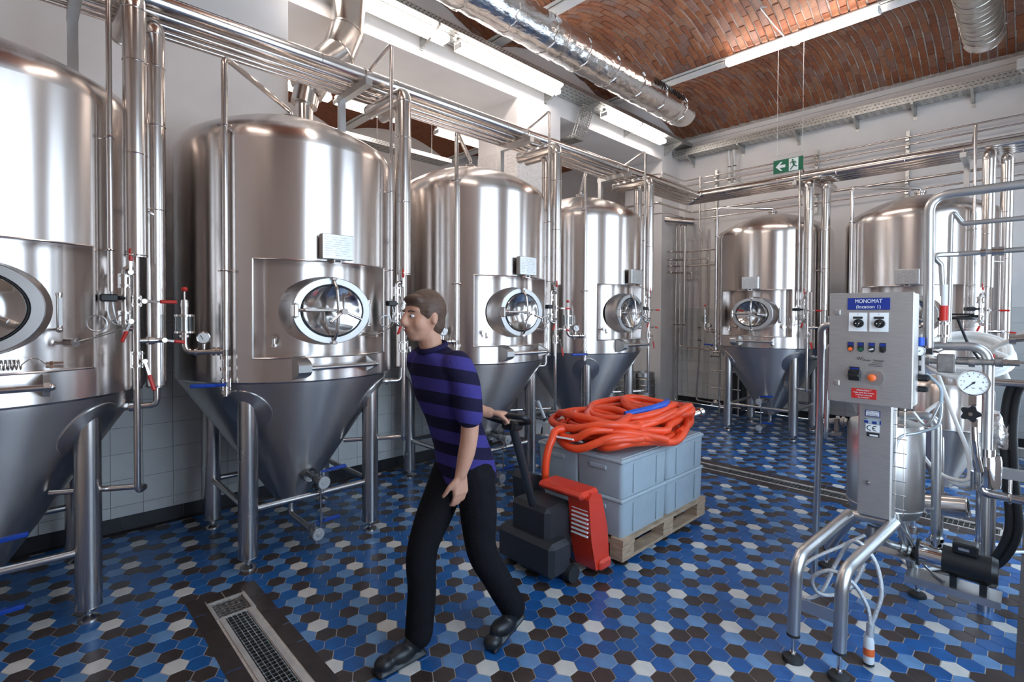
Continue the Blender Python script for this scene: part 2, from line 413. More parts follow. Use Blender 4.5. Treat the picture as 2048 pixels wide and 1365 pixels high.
# ---- ceiling: shallow brick vaults between painted steel beams
SPR, RISE = 5.02,.33
BAYS = [(-3.20,-.74),(-.74,1.74),(1.74,4.22),(4.22,6.70),(6.70,9.17)]
def vault(bay):
    c = bay[1]-bay[0]; Rr = (c*c/4+RISE**2)/(2*RISE); return (bay[0]+bay[1])/2, SPR+RISE-Rr, Rr, math.asin(c/2/Rr)
b = MB()
for bay in BAYS:
    yc,zc,Rr,ha = vault(bay); n = 20
    for x0,x1 in ((-9.1,LEFT_X-.4),(LEFT_X-.4,RIGHT_X+.1)):
        vs = []
        for i in range(n+1):
            a = -ha+2*ha*i/n
            for x in (x0,x1): vs.append((x,yc+Rr*math.sin(a),zc+Rr*math.cos(a)))
        far = x0 < -9 or bay[1] < 2
        b.mat(1 if far else 0).add(vs,[(2*i,2*i+2,2*i+3,2*i+1) for i in range(n)])
b.mat(2); b.box((-4.2,3,TOPZ+.05),(10.2,13,.1))
bwall = mat('far_vault_brick',(.33,.13,.07),.9,0,.2,noise=(9,.4,6),col2=(.19,.075,.045),stretch=(4,1,1),bump=(30,.5,5))
ceiling = struct(b.build('ceiling',[M['mortar'],bwall,M['plaster']],smooth=30))
BM = []
for v in range(3):
    for s_ in range(5):
        q = MB(); rr = random.Random(v*7+1)
        L,Wd,T = .245,.069,.046; i = .004
        vs = []
        for z,k in ((T,0),(.004,0),(0,i)):
            for (x,y) in ((-Wd/2+k,-L/2+k),(Wd/2-k,-L/2+k),(Wd/2-k,L/2-k),(-Wd/2+k,L/2-k)):
                vs.append((x+rr.uniform(-.002,.002),y+rr.uniform(-.003,.003),z+(rr.uniform(-.0015,.0015) if z == 0 else 0)))
        fs = [(8,11,10,9)]
        for t in (0,4):
            for k in range(4): fs.append((t+k,t+(k+1)%4,t+4+(k+1)%4,t+4+k))
        q.add(vs,[tuple(reversed(f)) for f in fs]); BM.append((q,q.mesh('vault_brick',M['brick%d'%s_],smooth=0)))
bricks = []
for bi,bay in enumerate(BAYS[2:]):
    yc,zc,Rr,ha = vault(bay); ha -= .028; nb = 10; pitch = 2*ha/nb; x = LEFT_X+.05; row = 0
    while x < RIGHT_X:
        lay = [(-ha+pitch*(k+.5),1.0) for k in range(nb)] if row % 2 == 0 else [(-ha+pitch*.25,.48)]+[(-ha+pitch*(k+1),1.0) for k in range(nb-1)]+[(ha-pitch*.25,.48)]
        for aa,sy in lay:
            aa += random.uniform(-.002,.002); d = random.uniform(.008,.024)
            p = Vector((x+random.uniform(-.002,.002),yc+(Rr-d)*math.sin(aa),zc+(Rr-d)*math.cos(aa)))
            rot = Matrix.Rotation(-aa,4,'X') @ Matrix.Rotation(random.uniform(-.02,.02),4,'Z') @ Matrix.Rotation(random.uniform(-.035,.035),4,'Y') @ Matrix.Diagonal((1,sy*pitch*Rr/.25,1,1))
            bricks.append((p,rot,random.choice((0,0,1,1,2,3,4))+5*random.randrange(3)))
        x += .084; row += 1
def bkey(q):
    p = q[0]; return (0 if seen(p,10) else 1, (p.x**2+p.y**2+(p.z-CAMH)**2))
bricks.sort(key=bkey)
for p,rot,k in bricks[:300]:
    o = link('vault_brick',BM[k][1],ceiling); o.matrix_local = Matrix.Translation(p) @ rot
b = MB()
for p,rot,k in bricks[300:]:
    if not seen(p,60): continue
    mm = Matrix.Translation(p) @ rot; b.mat(k % 5); b.add([mm @ Vector(v) for v in BM[k][0].v],BM[k][0].f)
tag(b.build('vault_brick_field',[M['brick%d'%i] for i in range(5)],ceiling,smooth=0),kind='stuff')
for i,yb in enumerate((-.74,1.74,4.22,6.70)):
    b = MB(); b.box((-4.1,yb,5.005),(9.8,.13,.022)); b.box((-4.1,yb,5.06),(9.8,.04,.10)); b.box((-4.1,yb-.085,5.035),(9.8,.03,.02))
    struct(b.build('trim_%d'%(i+1),M['paint'],smooth=0))
b = MB(); b.box((-2.05,BACK_Y-.012,4.985),(5.6,.024,.075)); struct(b.build('trim_5',M['plaster'],smooth=0))
# ================================================================= FERMENTING TANKS
TR = .76
def pol(az, r, z): return Vector((r*math.cos(R(az)),r*math.sin(R(az)),z))
def valve_body(mb, c, ax, r=.028, L=.075):      # flanged ball valve: body between two clamped flanges
    c = Vector(c); ax = Vector(ax).normalized()
    mb.cyl(c-ax*L/2,c+ax*L/2,r*.8,n=12)
    for s in (-1,1): mb.cyl(c+ax*s*(L/2-.012)-ax*.006,c+ax*s*(L/2-.012)+ax*.006,r*1.25,n=14)
    x,y,_ = frame_of(ax)
    for k in range(4):
        a = PI/4+k*PI/2; p = (x*math.cos(a)+y*math.sin(a))*r*1.12; mb.cyl(c+p-ax*(L/2),c+p+ax*(L/2),.004,n=6)
def lever(name, parent, p, d, L, m, stem=(0,0,1), w=.02):    # flat plastic-sleeved lever on a short stem
    p = Vector(p); d = Vector(d).normalized(); stem = Vector(stem).normalized(); y = stem.cross(d)
    b = MB(); b.mat(1); b.cyl(p-stem*.03,p+stem*.008,.008,n=8); b.cyl(p,p+stem*.012,.013,n=8); b.mat(0)
    Mx = Matrix((d,y,stem)).transposed(); a0 = .34 if m == 'blue' else .46
    b.mat(1); b.box(p+d*L*a0/2+stem*.006,(L*a0,w*.6,.004),M=Mx); b.mat(0)
    if m == 'blue': b.box(p+d*L*.17+stem*.008,(L*.34,w*.85,.010),M=Mx,bev=.003)
    b.box(p+d*L*(a0+1)/2+stem*(.010 if m == 'blue' else .007),(L*(1-a0),w,.022 if m == 'blue' else .014),M=Mx,bev=.005)
    return b.build(name,[M[m],M['pipe']],parent)
def make_tank():
    t = thing('fermenting_tank','x','tank')
    # --- insulated jacket with the rectangular recess for the manway
    N = 96; W = 37.0; Z0,ZA,ZB,Z1 = 1.235,1.40,2.03,2.80; RI = .645
    az = sorted({round(-180+360*i/N,4) for i in range(N)}|{-W,W}); n = len(az)
    zs = [Z0,Z0+.012,ZA,ZB,Z1]; rr = [TR-.012,TR,TR,TR,TR]
    vs = [pol(a,r,z) for z,r in zip(zs,rr) for a in az]; fs = []
    for k in range(4):
        for j in range(n):
            a = az[j]; j2 = (j+1)%n
            if k == 2 and -W <= a < W: continue
            fs.append((k*n+j,k*n+j2,(k+1)*n+j2,(k+1)*n+j))
    MB().add(vs,fs).build('insulation_jacket',M['tank'],t)
    b = MB(); wa = [a for a in az if -W <= a <= W]; k = len(wa)
    for z in (ZA,ZB):        # ledge and soffit of the recess
        b.add([pol(a,TR,z) for a in wa]+[pol(a,RI,z) for a in wa],[(i,i+1,k+i+1,k+i) for i in range(k-1)])
    for a in (-W,W): b.add([pol(a,TR,ZA),pol(a,RI,ZA),pol(a,RI,ZB),pol(a,TR,ZB)],[(0,1,2,3)])
    for pa,pb in ((pol(-W,TR+.003,ZA),pol(-W,TR+.003,ZB)),(pol(W,TR+.003,ZA),pol(W,TR+.003,ZB))): b.cyl(pa,pb,.006,n=6)
    for z in (ZA,ZB): b.tube([pol(a,TR+.002,z) for a in wa],.006,6)
    b.build('recess_frame',M['tank'],t)
    b = MB(); b.add([pol(a,RI,ZA) for a in wa]+[pol(a,RI,ZB) for a in wa],[(i,i+1,k+i+1,k+i) for i in range(k-1)])
    b.build('inner_shell',M['tank'],t)
    # --- dished top
    kr = .15; prof = [(TR,Z1)]
    for i in range(1,10): a = R(58)*i/9; prof.append((TR-kr+kr*math.cos(a),Z1+kr*math.sin(a)))
    r0,h0 = prof[-1]; kk = (3.15-h0)/(r0*r0)
    for i in range(1,13): r_ = r0*(1-i/12)+.001; prof.append((r_,3.15-kk*r_*r_))
    MB().lathe(prof,96).build('dished_top',M['tank'],t)
    # --- cone
    cone_p = [(TR-.012,Z0),(TR-.02,Z0-.02),(.115,.265),(.085,.235),(.001,.228)]
    MB().lathe(cone_p,96).build('cone_bottom',M['cone'],t)
    def cone_r(z): return .115+(TR-.02-.115)*(z-.265)/(Z0-.02-.265)
    def cone_z(r): return .265+(r-.115)*(Z0-.02-.265)/(TR-.02-.115)
    # --- four legs with reinforcing pads
    for sx,sy in ((1,-1),(1,1),(-1,-1),(-1,1)):
        x,y = .44*sx,.44*sy
        b = MB(); b.cyl((x,y,.075),(x,y,1.145),.0605,n=32); b.torus((x,y,.078),(0,0,1),.057,.004,32,6)
        lg = b.build('leg',M['leg'],t)
        b = MB(); b.cyl((x,y,.02),(x,y,.09),.013,n=10); b.cyl((x,y,.035),(x,y,.05),.021,n=6); b.lathe([(.001,.028),(.022,.027),(.05,.012),(.052,0),(.001,0)],20,(x,y,0))
        b.build('foot',M['leg'],lg)
        a0 = math.degrees(math.atan2(y,x)); rc = .635; zc = cone_z(rc); sl = math.atan2(Z0-.02-.265,TR-.02-.115)
        ring = []; vs = [pol(a0,rc+.006,zc-.004)]
        for q,off in ((.5,.007),(1,.007),(1.02,.0)):
            for i in range(36):
                th = 2*PI*i/36; s_ = .165*q*math.cos(th); u = .155*q*math.sin(th)
                r_ = rc+s_*math.cos(sl); z_ = zc+s_*math.sin(sl); r_ = min(r_,TR-.015)
                vs.append(pol(a0+math.degrees(u/r_),r_+off*math.sin(sl),z_-off*math.cos(sl)))
        fs = [(0,1+i,1+(i+1)%36) for i in range(36)]
        for q in (0,36): fs += [(1+q+i,1+q+36+i,1+q+36+(i+1)%36,1+q+(i+1)%36) for i in range(36)]
        MB().add(vs,fs).build('leg_pad',M['cone'],t)
    for (x0,y0,x1,y1) in ((.44,-.44,.44,.44),(-.44,-.44,-.44,.44),(-.44,-.44,.44,-.44),(-.44,.44,.44,.44)):
        z = .385; b = MB(); b.cyl((x0,y0,z),(x1,y1,z),.0215,n=16); b.build('leg_brace',M['leg'],t)
    # --- manway: elliptical neck, flange, gasket, dished door, yoke and hand wheel
    XF = .748; ZC = 1.705; ea,eb = .262,.214
    x_ = Vector((1,0,0))
    def ell(prof, n=48):        # lathe round +X with an oval section; profile is (scale, x)
        vs = [Vector((x,ea*s*math.cos(2*PI*i/n),ZC+eb*s*math.sin(2*PI*i/n))) for s,x in prof for i in range(n)]
        fs = [(k*n+i,k*n+(i+1)%n,(k+1)*n+(i+1)%n,(k+1)*n+i) for k in range(len(prof)-1) for i in range(n)]
        return vs,fs
    mw = MB().add(*ell([(1.15,.60),(1.0,XF-.03)])).build('manway_neck',M['cone'],t)
    MB().add(*ell([(1.0,XF-.034),(1.035,XF-.03),(1.04,XF),(1.02,XF+.006),(.84,XF+.006),(.82,XF-.004)])).build('manway_flange',M['satin'],mw)
    MB().add(*ell([(.825,XF-.004),(.82,XF+.008),(.80,XF+.008),(.79,XF-.004)])).build('gasket',M['rubber'],mw)
    MB().add(*ell([(.80,XF+.004),(.775,XF+.012),(.70,XF+.006),(.5,XF-.014),(.25,XF-.024),(.001,XF-.027)])).build('manway_door',M['door'],mw)
    b = MB(); b.tube(fillet([(XF+.012,-ea*.98,ZC),(XF+.055,-ea*.8,ZC+.003),(XF+.06,-.02,ZC+.004),(XF+.06,.02,ZC+.004)],.03),.0095,8)
    b.box((XF+.02,-ea*.98,ZC),(.05,.03,.085),bev=.006); b.cyl((XF+.03,-ea*.98,ZC-.05),(XF+.03,-ea*.98,ZC+.05),.008,n=8)
    b.build('hinge_arm',M['pipe'],mw)
    b = MB(); b.tube(fillet([(XF+.005,0,ZC-eb*1.0),(XF+.05,.006,ZC-eb*.7),(XF+.07,.01,ZC),(XF+.05,.006,ZC+eb*.7),(XF+.005,0,ZC+eb*1.0)],.08),.011,8)
    b.box((XF+.012,0,ZC+eb),(.04,.035,.022),bev=.004); b.box((XF+.012,0,ZC-eb),(.04,.035,.022),bev=.004)
    b.build('door_yoke',M['pipe'],mw)
    b = MB(); c = Vector((XF+.105,.03,ZC-.005)); b.cyl(c-x_*.10,c+x_*.012,.013,n=10); b.cyl(c-x_*.012,c+x_*.016,.022,n=12)
    for a in (95,215,335):
        d = Vector((0,math.cos(R(a)),math.sin(R(a)))); b.tube([c,c+d*.05,c+d*.125+x_*.02],[.008,.009,.0105],8)
    b.build('hand_wheel',M['pipe'],mw)
    # --- grab rail on trapezoid brackets
    zr = 1.335
    b = MB(); b.prism([(0,-.055),(.10,-.022),(.115,0),(.10,.022),(0,.055)],(TR-.04,.258,zr),(1,0,0),(0,0,1),(0,.024,0)); b.build('rail_bracket',M['satin'],t)
    b = MB(); b.prism([(0,-.075),(.09,-.045),(.115,-.022),(.115,.022),(.09,.045),(0,.075)],(TR-.04,-.26,zr),(1,0,0),(0,0,1),(0,.085,0)); b.build('rail_bracket',M['satin'],t)
    b = MB(); b.cyl((TR+.055,-.19,zr),(TR+.055,.285,zr),.0155,n=14); b.sphere((TR+.055,.285,zr),.018,12,8); b.build('grab_rail',M['pipe'],t)
    # --- name plate box with print lines
    b = MB(); b.box((TR+.045,0,2.125),(.05,.215,.165),bev=.004)
    b.mat(1)
    rr_ = random.Random(3)
    for i in range(9):
        yy = -.09
        while yy < .06:
            w = rr_.uniform(.02,.06); w = min(w,.09-yy); b.box((TR+.0705,yy+w/2,2.185-i*.0145),(.0008,w,.0042)); yy += w+rr_.uniform(.008,.03)
    b.build('name_plate',[M['satin'],M['rough']],t)
    b = MB(); b.box((TR+.03,0,2.033),(.07,.055,.03)); b.mat(1); b.box((TR+.066,0,2.033),(.003,.035,.014)); b.build('plate_bracket',[M['pipe'],M['black']],t)
    # --- thermometer, temperature probe and sampling cock inside the recess
    b = MB(); c = pol(27,.71,1.60); b.cyl(c,c+Vector((0,0,.17)),.011,n=10); b.cyl(pol(27,RI-.01,1.60),c,.009,n=8); b.sphere(c,.016,10,8)
    b.cyl(c+Vector((0,0,.17)),c+Vector((0,0,.185)),.014,n=10); b.mat(1); b.box(c+Vector((.008,.004,.09)),(.006,.016,.14),rz=R(27))
    b.build('thermometer',[M['pipe'],M['gaugeface']],t)
    b = MB(); b.cyl(pol(29,RI-.01,1.535),pol(30,.72,1.535),.013,n=10); b.cyl(pol(30,.70,1.535),pol(30.5,.755,1.535),.024,n=16)
    b.build('temperature_probe',M['pipe'],t)
    b = MB(); b.cyl(pol(-29,RI-.01,1.52),pol(-29,.74,1.52),.014,n=10); b.cyl(pol(-29,.71,1.52),pol(-29,.735,1.52),.027,n=14); b.cyl(pol(-28,.74,1.525),pol(-28,.74,1.47),.011,n=8); b.cyl(pol(-27.5,.755,1.49),pol(-27.5,.755,1.475),.02,n=10)
    b.build('sampling_cock',M['pipe'],t)
    b = MB(); b.tube(spline([pol(30.5,.757,1.535),pol(33,.78,1.55),pol(38,.775,1.56),pol(48,.79,1.60),pol(52,.80,1.66),pol(50,.83,1.62),pol(53,.84,1.60)],6),.0035,6); b.build('probe_cable',M['satin'],t)
    # --- lifting lug and cleaning-pipe socket on the top
    b = MB(); c = pol(200,.50,3.035); b.torus(c+Vector((0,0,.035)),(1,.3,0),.03,.011,16,8); b.box(c,(.05,.03,.03)); b.build('lifting_lug',M['satin'],t)
    b = MB(); b.lathe([(.05,3.12),(.05,3.18),(.062,3.185),(.062,3.205),(.001,3.21)],20,(.0,.0,0)); b.build('top_socket',M['pipe'],t)
    # --- pressure and cleaning pipe up the left front, over to the top
    g = pol(-48,.80,0); zt = 3.265
    b = MB(); b.tube(fillet([g+Vector((0,0,1.42)),g+Vector((0,0,zt)),Vector((0,0,zt-.015)),Vector((0,0,3.19))],.05),.0185,12); arm = b.build('gooseneck_pipe',M['pipe'],t)
    for z in (2.845,1.95):
        b = MB(); b.torus(g+Vector((0,0,z)),(0,0,1),.021,.006,14,6); b.tube([g+Vector((0,0,z)),pol(-47,TR-.005,z-.015)],.006,6)
        b.cyl(g+Vector((-.03,-.03,z)),g+Vector((.03,.03,z)),.006,n=6); b.build('pipe_clip',M['pipe'],arm)
    b = MB(); valve_body(b,g+Vector((0,0,1.245)),(0,0,1),.026,.07); b.cyl(g+Vector((0,0,1.17)),g+Vector((0,0,1.46)),.0185,n=12)
    for z in (1.40,1.33,1.185): b.cyl(g+Vector((0,0,z)),g+Vector((0,0,z+.022)),.031,n=16)
    vb = b.build('bottom_valve',M['pipe'],t)
    lt = Vector((-.35,-.94,0)).normalized()
    lever('valve_lever',vb,g+Vector((.035,0,1.245)),lt,.20,'blue',stem=(1,.1,0),w=.026)
    # side branch: gauge and relief valve with glass pot
    a0 = g+Vector((0,0,1.45)); br = lt
    b = MB(); e1 = a0+br*.215; b.tube(fillet([a0,e1,e1+Vector((0,0,.16))],.05),.0165,12)
    for q in (.03,.055,.15): b.cyl(a0+br*q,a0+br*(q+.014),.027,n=14)
    b.cyl(e1+Vector((0,0,.09)),e1+Vector((0,0,.105)),.03,n=16); b.build('relief_branch',M['pipe'],t)
    b = MB(); c = e1+Vector((0,0,.115)); b.cyl(c,c+Vector((0,0,.16)),.020,n=14); b.lathe([(.055,0),(.055,.012),(.02,.013)],20,c); b.lathe([(.02,.098),(.055,.10),(.055,.112),(.02,.114)],20,c); b.cyl(c+Vector((0,0,.16)),c+Vector((0,0,.20)),.024,.019,n=14)
    b.cyl(c+Vector((0,0,.20)),c+Vector((0,0,.25)),.005,n=8); rv = b.build('relief_valve',M['pipe'],t)
    b = MB(); b.lathe([(.052,.012),(.052,.10)],24,c); b.lathe([(.049,.10),(.049,.012)],24,c); b.build('glass_pot',M['glass'],rv)
    b = MB(); b.lathe([(.001,.278),(.012,.276),(.018,.266),(.016,.255),(.006,.25),(.001,.25)],14,c); b.build('red_knob',M['red'],rv)
    b = MB(); c = a0+br*.115; b.cyl(c,c+Vector((0,0,.05)),.009,n=8); gp = c+Vector((0,0,.085)); b.cyl(gp-Vector((.012,-.006,0)),gp+Vector((.014,-.006,0)),.036,n=24); b.torus(gp+Vector((.014,-.006,0)),(1,-.4,0),.034,.004,24,6)
    gg = b.build('pressure_gauge',M['pipe'],t)
    b = MB(); b.disc(gp+Vector((.0165,-.0075,0)),(1,-.43,0),.031,24,.002); b.mat(1); dv = Vector((1,-.43,0)).normalized()
    b.cyl(gp+dv*.0205+Vector((0,0,-.01)),gp+dv*.0205+Vector((-.006,-.015,.018)),.0018,n=5); b.build('gauge_dial',[M['gaugeface'],M['ink']],gg)
    # --- two outlets of the cone with blue levers
    d1 = Vector((1,.03,-.03)).normalized()
    for nm,s,z,L in (('racking_outlet',(.20,.02),.465,.33),('drain_outlet',(.02,.0),.085,.45)):
        b = MB(); s0 = Vector((s[0],s[1],z+.03)); e = s0+d1*L
        if nm == 'drain_outlet': b.tube(fillet([(0,0,.24),(0,0,.115),e],.05),.021,12)
        else: b.cyl(s0,e,.021,n=14); b.lathe([(.05,.08),(.06,.03),(.028,.028)],16,s0-d1*.02+d1*.06,tuple(d1))
        for q in (.12,.095,.06): b.cyl(e-d1*q,e-d1*(q-.014),.034,n=16)
        b.cyl(e-d1*.05,e+d1*.0,.038,n=18); b.cyl(e,e+d1*.012,.045,n=20); b.cyl(e+d1*.012,e+d1*.02,.016,n=10)
        b.cyl(e-d1*.03-Vector((0,0,.075)),e-d1*.03,.018,n=12)
        vo = b.build(nm,M['satin'],t)
        b = MB(); b.cyl(e+d1*.010,e+d1*.016,.041,n=24); b.cyl(e+d1*.016,e+d1*.022,.014,n=12); b.build('valve_disc',M['disc'],vo)
        lever('outlet_lever',vo,e+Vector((-.03,-.01,.062)),(.10,1,.07),.185,'blue',w=.032)
    b = MB(); b.cyl((.47,.035,.15),(.47,.035,.47),.006,n=8); b.build('link_rod',M['pipe'],t)
    return t
tank0 = make_tank()
TG = 'conical steel fermenting tanks'
spots = [((-4.03,-.19),0,'tall conical steel tank cut off by the left edge of the picture'),
 ((-4.03,1.50),0,'tall conical steel tank in full view, second from the left edge'),
 ((-4.03,3.30),0,'tall conical steel tank directly behind the walking person'),
 ((-4.03,5.10),0,'last conical steel tank of the left row, behind the orange hoses'),
 ((-2.69,7.90),R(-90),'conical steel tank at the back wall below the green exit sign'),
 ((-1.00,7.90),R(-90),'conical steel tank at the back wall behind the control cabinet')]
KT = {}
for i,((x,y),rz,lb) in enumerate(spots):
    o = tank0 if i == 0 else copy_tree(tank0)
    o.location = (x,y,0); o.rotation_euler = (0,0,rz); tag(o,lb,'tank',TG)

# ================================================================= COOLANT RISERS, one pair at the right of each tank
def make_risers():
    res = []
    # short clad riser with the valve group
    t = thing('coolant_supply_riser','x','pipe'); P = Vector((.60,.64,0)); V = lambda z,dx=0,dy=0: P+Vector((dx,dy,z))
    b = MB(); b.tube(fillet([V(1.99),V(3.40),V(3.40,-.52)],.07,8),.054,20); b.cyl(V(3.40,-.52),V(3.40,-.535),.058,n=20); cl = b.build('clad_pipe',M['clad'],t)
    for z in (2.0,2.55,3.05,3.33): b = MB(); b.torus(V(z),(0,0,1),.0545,.0035,24,6); b.build('cladding_band',M['pipe'],cl)
    b = MB(); b.tube(fillet([V(2.02),V(1.62),V(.70),V(.70,-.08,.05),V(.70,-.30,-.35)],.035),.0165,12); b.tube(fillet([V(1.93),V(1.93,-.02,-.05),V(1.75,-.02,-.05),V(1.60,-.02,-.05),V(1.60)],.03),.0145,10); b.build('bare_pipe',M['pipe'],t)
    vv = []
    for zz,dx,dy,rr_,LL in ((1.86,-.02,-.05,.026,.075),(1.75,0,0,.022,.06),(1.66,-.02,-.05,.026,.075),(1.43,0,0,.028,.09)):
        b = MB(); valve_body(b,V(zz,dx,dy),(0,0,1),rr_,LL); 
        if zz == 1.75: b.cyl(V(1.75),V(1.75,.0,.07),.009,n=8)
        vv.append(b.build('valve',M['pipe'],t))
    b = MB(); b.cyl(V(1.53),V(1.53,-.05,.14),.014,n=10); b.cyl(V(1.53,-.02,.05),V(1.53,-.03,.08),.022,n=12); vv.append(b.build('valve',M['pipe'],t))
    lever('red_lever',vv[0],V(1.905,.03,-.03),(.02,.02,1),.13,'red',stem=(1,.2,0))
    lever('red_lever',vv[1],V(1.75,.03,.03),(.1,1,-.02),.15,'red',stem=(1,.1,0))
    lever('red_lever',vv[2],V(1.64,.03,-.03),(-.1,-.35,-1),.12,'red',stem=(1,.2,0))
    lever('red_lever',vv[3],V(1.42,.03,.03),(.05,.25,-1),.17,'red',stem=(1,.2,0))
    lever('red_lever',vv[4],V(1.53,-.02,.13),(.1,1,-.15),.10,'red',stem=(1,.1,.1))
    b = MB(); b.box(V(1.765,.02,-.12),(.05,.075,.04),bev=.006); b.cyl(V(1.765,.02,-.08),V(1.765,-.02,-.05),.012,n=8); b.build('solenoid',M['black'],t)
    b = MB(); c = V(1.63,.02,-.17); b.torus(c,(1,-.2,0),.042,.004,20,6); b.tube(spline([c+Vector((0,.042,0)),V(1.68,0,-.06)],4),.004,6); b.build('sensor_cable',M['satin'],t)
    res.append(t)
    t = thing('coolant_return_riser','x','pipe'); P = Vector((.35,.77,0))
    b = MB(); b.tube(fillet([V(1.24),V(3.40),V(3.40,-.30)],.07,8),.052,20); b.cyl(V(1.24),V(1.247),.052,n=20); cl = b.build('clad_pipe',M['clad'],t)
    for z in (1.25,1.75,2.30,2.80,3.15,3.34): b = MB(); b.torus(V(z),(0,0,1),.0525,.0035,24,6); b.build('cladding_band',M['pipe'],cl)
    b = MB(); b.tube(fillet([V(1.26),V(1.13),V(1.13,-.058,-.172)],.04),.0175,12); d = Vector((-.11,-.33,0)).normalized(); b.cyl(V(1.13)+d*.11,V(1.13)+d*.135,.03,n=12); b.cyl(V(1.13)+d*.14,V(1.13)+d*.155,.024,n=6); b.build('bare_pipe',M['pipe'],t)
    b = MB(); b.cyl(V(2.27),V(2.27,.2,-.10),.009,n=8); b.build('spacer',M['pipe'],t)
    res.append(t)
    # thin standing gas pipe
    t = thing('standing_gas_pipe','x','pipe'); P = Vector((.60,.53,0))
    b = MB(); b.tube(fillet([V(1.80),V(3.74),V(3.60,-.30,-.04),V(3.50,-.31,-.04)],.03),.0135,10); b.build('gas_pipe',M['pipe'],t)
    for z in (2.62,2.02): b = MB(); b.torus(V(z),(0,0,1),.016,.006,12,6); b.tube([V(z),V(z-.01,-.04,-.035)],.005,6); b.cyl(V(z,-.02,.02),V(z,.02,-.02),.006,n=6); b.build('pipe_clip',M['pipe'],t)
    for q in (-1,1): b = MB(); b.tube(spline([V(1.80,0,.004*q),V(1.70,.01*q,.012*q),V(1.63,0,.02+.01*q),V(1.62,.01,.06)],5),.0035,6); b.build('signal_cable',M['satin'],t)
    res.append(t); return res
ris0 = make_risers()
where = ['beside the tank at the left edge','just left of the walking person','right of the tank behind the person','right of the last left-row tank','right of the tank under the exit sign','at the right edge behind the control cabinet']
RN = [('short steel-clad coolant riser with red valve levers ','coolant supply risers'),('long steel-clad coolant riser ','coolant return risers'),('thin upright steel gas pipe ','standing gas pipes')]
for i,((x,y),rz,lb) in enumerate(spots):
    for k,r0 in enumerate(ris0):
        o = r0 if i == 0 else copy_tree(r0)
        o.location = (x,y,0); o.rotation_euler = (0,0,rz); tag(o,RN[k][0]+where[i],'pipe',RN[k][1])
# ================================================================= HEADER PIPES ON BRACKETS
HP = [(-3.66,.050,'thick outermost'),(-3.785,.040,'second'),(-3.885,.028,'middle'),(-3.96,.021,'fourth'),(-4.02,.017,'thin innermost')]
for i,(hx,hr,nm) in enumerate(HP):
    z = 3.487+hr; yy = 7.90+(hx+4.03)*-1.0
    b = MB(); b.tube(fillet([(hx,WALL_Y0+.02,z),(hx,yy,z),(.70,yy,z)],.12,8),hr,20 if hr > .03 else 12)
    o = tag(b.build('header_pipe',M['clad'] if hr > .035 else M['pipe']), nm+' steel header pipe running above both rows of tanks','pipe','header pipes above the tanks')
    if hr > .035:
        for k in range(14):
            q = MB(); q.torus((hx,-.9+.62*k,z),(0,1,0),hr+.001,.003,20,6); q.build('cladding_band',M['pipe'],o)
        for k in range(6):
            q = MB(); q.torus((-3.2+.7*k,yy,z),(1,0,0),hr+.001,.003,20,6); q.build('cladding_band',M['pipe'],o)
def bracket(x,y,rz,lb):
    t = thing('pipe_bracket',lb,'bracket',(x,y,0),rz,'square-tube pipe brackets on the tank tops')
    b = MB(); b.box((.0,.42,3.245),(.05,.05,.38)); b.build('post',M['satin'],t)
    b = MB(); b.box((.215,.42,3.462),(.50,.054,.054)); b.build('arm',M['satin'],t)
    for hx,hr,_ in HP:
        b = MB(); c = Vector((hx+4.03,.42,3.487+hr)); b.tube([c+Vector((hr*1.12*math.cos(a),0,hr*1.12*math.sin(a))) for a in [PI*k/8 for k in range(9)]],.004,6)
        for s in (-1,1): b.cyl(c+Vector((s*hr*1.12,0,-hr-.03)),c+Vector((s*hr*1.12,0,0)),.004,n=6)
        b.build('u_bolt',M['pipe'],t)
bl = ['at the picture\'s left edge','on the tank left of the person','on the tank behind the person','on the last left-row tank','on the tank under the exit sign','on the tank behind the cabinet']
for i,((x,y),rz,_) in enumerate(spots): bracket(x,y,rz,'square steel pipe bracket '+bl[i])
# thin pipes along the back wall, returning into the opening of the left wall
for i,(z,xe,ye,r,nm) in enumerate(((4.232,-4.69,8.30,.013,'topmost'),(4.125,-4.66,8.15,.013,'second'),(3.995,-4.60,8.02,.014,'third'),(3.62,-4.55,7.9,.020,'lower'),(3.475,-4.52,8.1,.013,'lowest'))):
    b = MB(); b.tube(fillet([(.72,9.08,z),(xe,9.08,z),(xe,ye,z),(-5.6,ye-.15,z)],.04),r,10)
    tag(b.build('wall_pipe',M['pipe']),nm+' thin steel pipe along the white back wall','pipe','thin pipes on the back wall')
for x,lb in ((-4.10,'upright pipe rail on the back wall near the corner'),(-2.47,'upright pipe rail on the back wall behind the exit sign'),(-1.31,'upright pipe rail on the back wall above the right tank')):
    t = thing('pipe_rail',lb,'bracket',(x,9.19,0),0,'pipe rails on the back wall'); b = MB(); b.box((0,-.02,3.83),(.045,.04,1.02)); b.build('rail',M['galv'],t)
    for z in (4.232,4.125,3.995,3.62,3.475): b = MB(); b.box((0,-.065,z-.02),(.035,.06,.035)); b.torus((0,-.11,z),(1,0,0),.017,.006,12,6); b.build('clamp',M['pipe'],t)
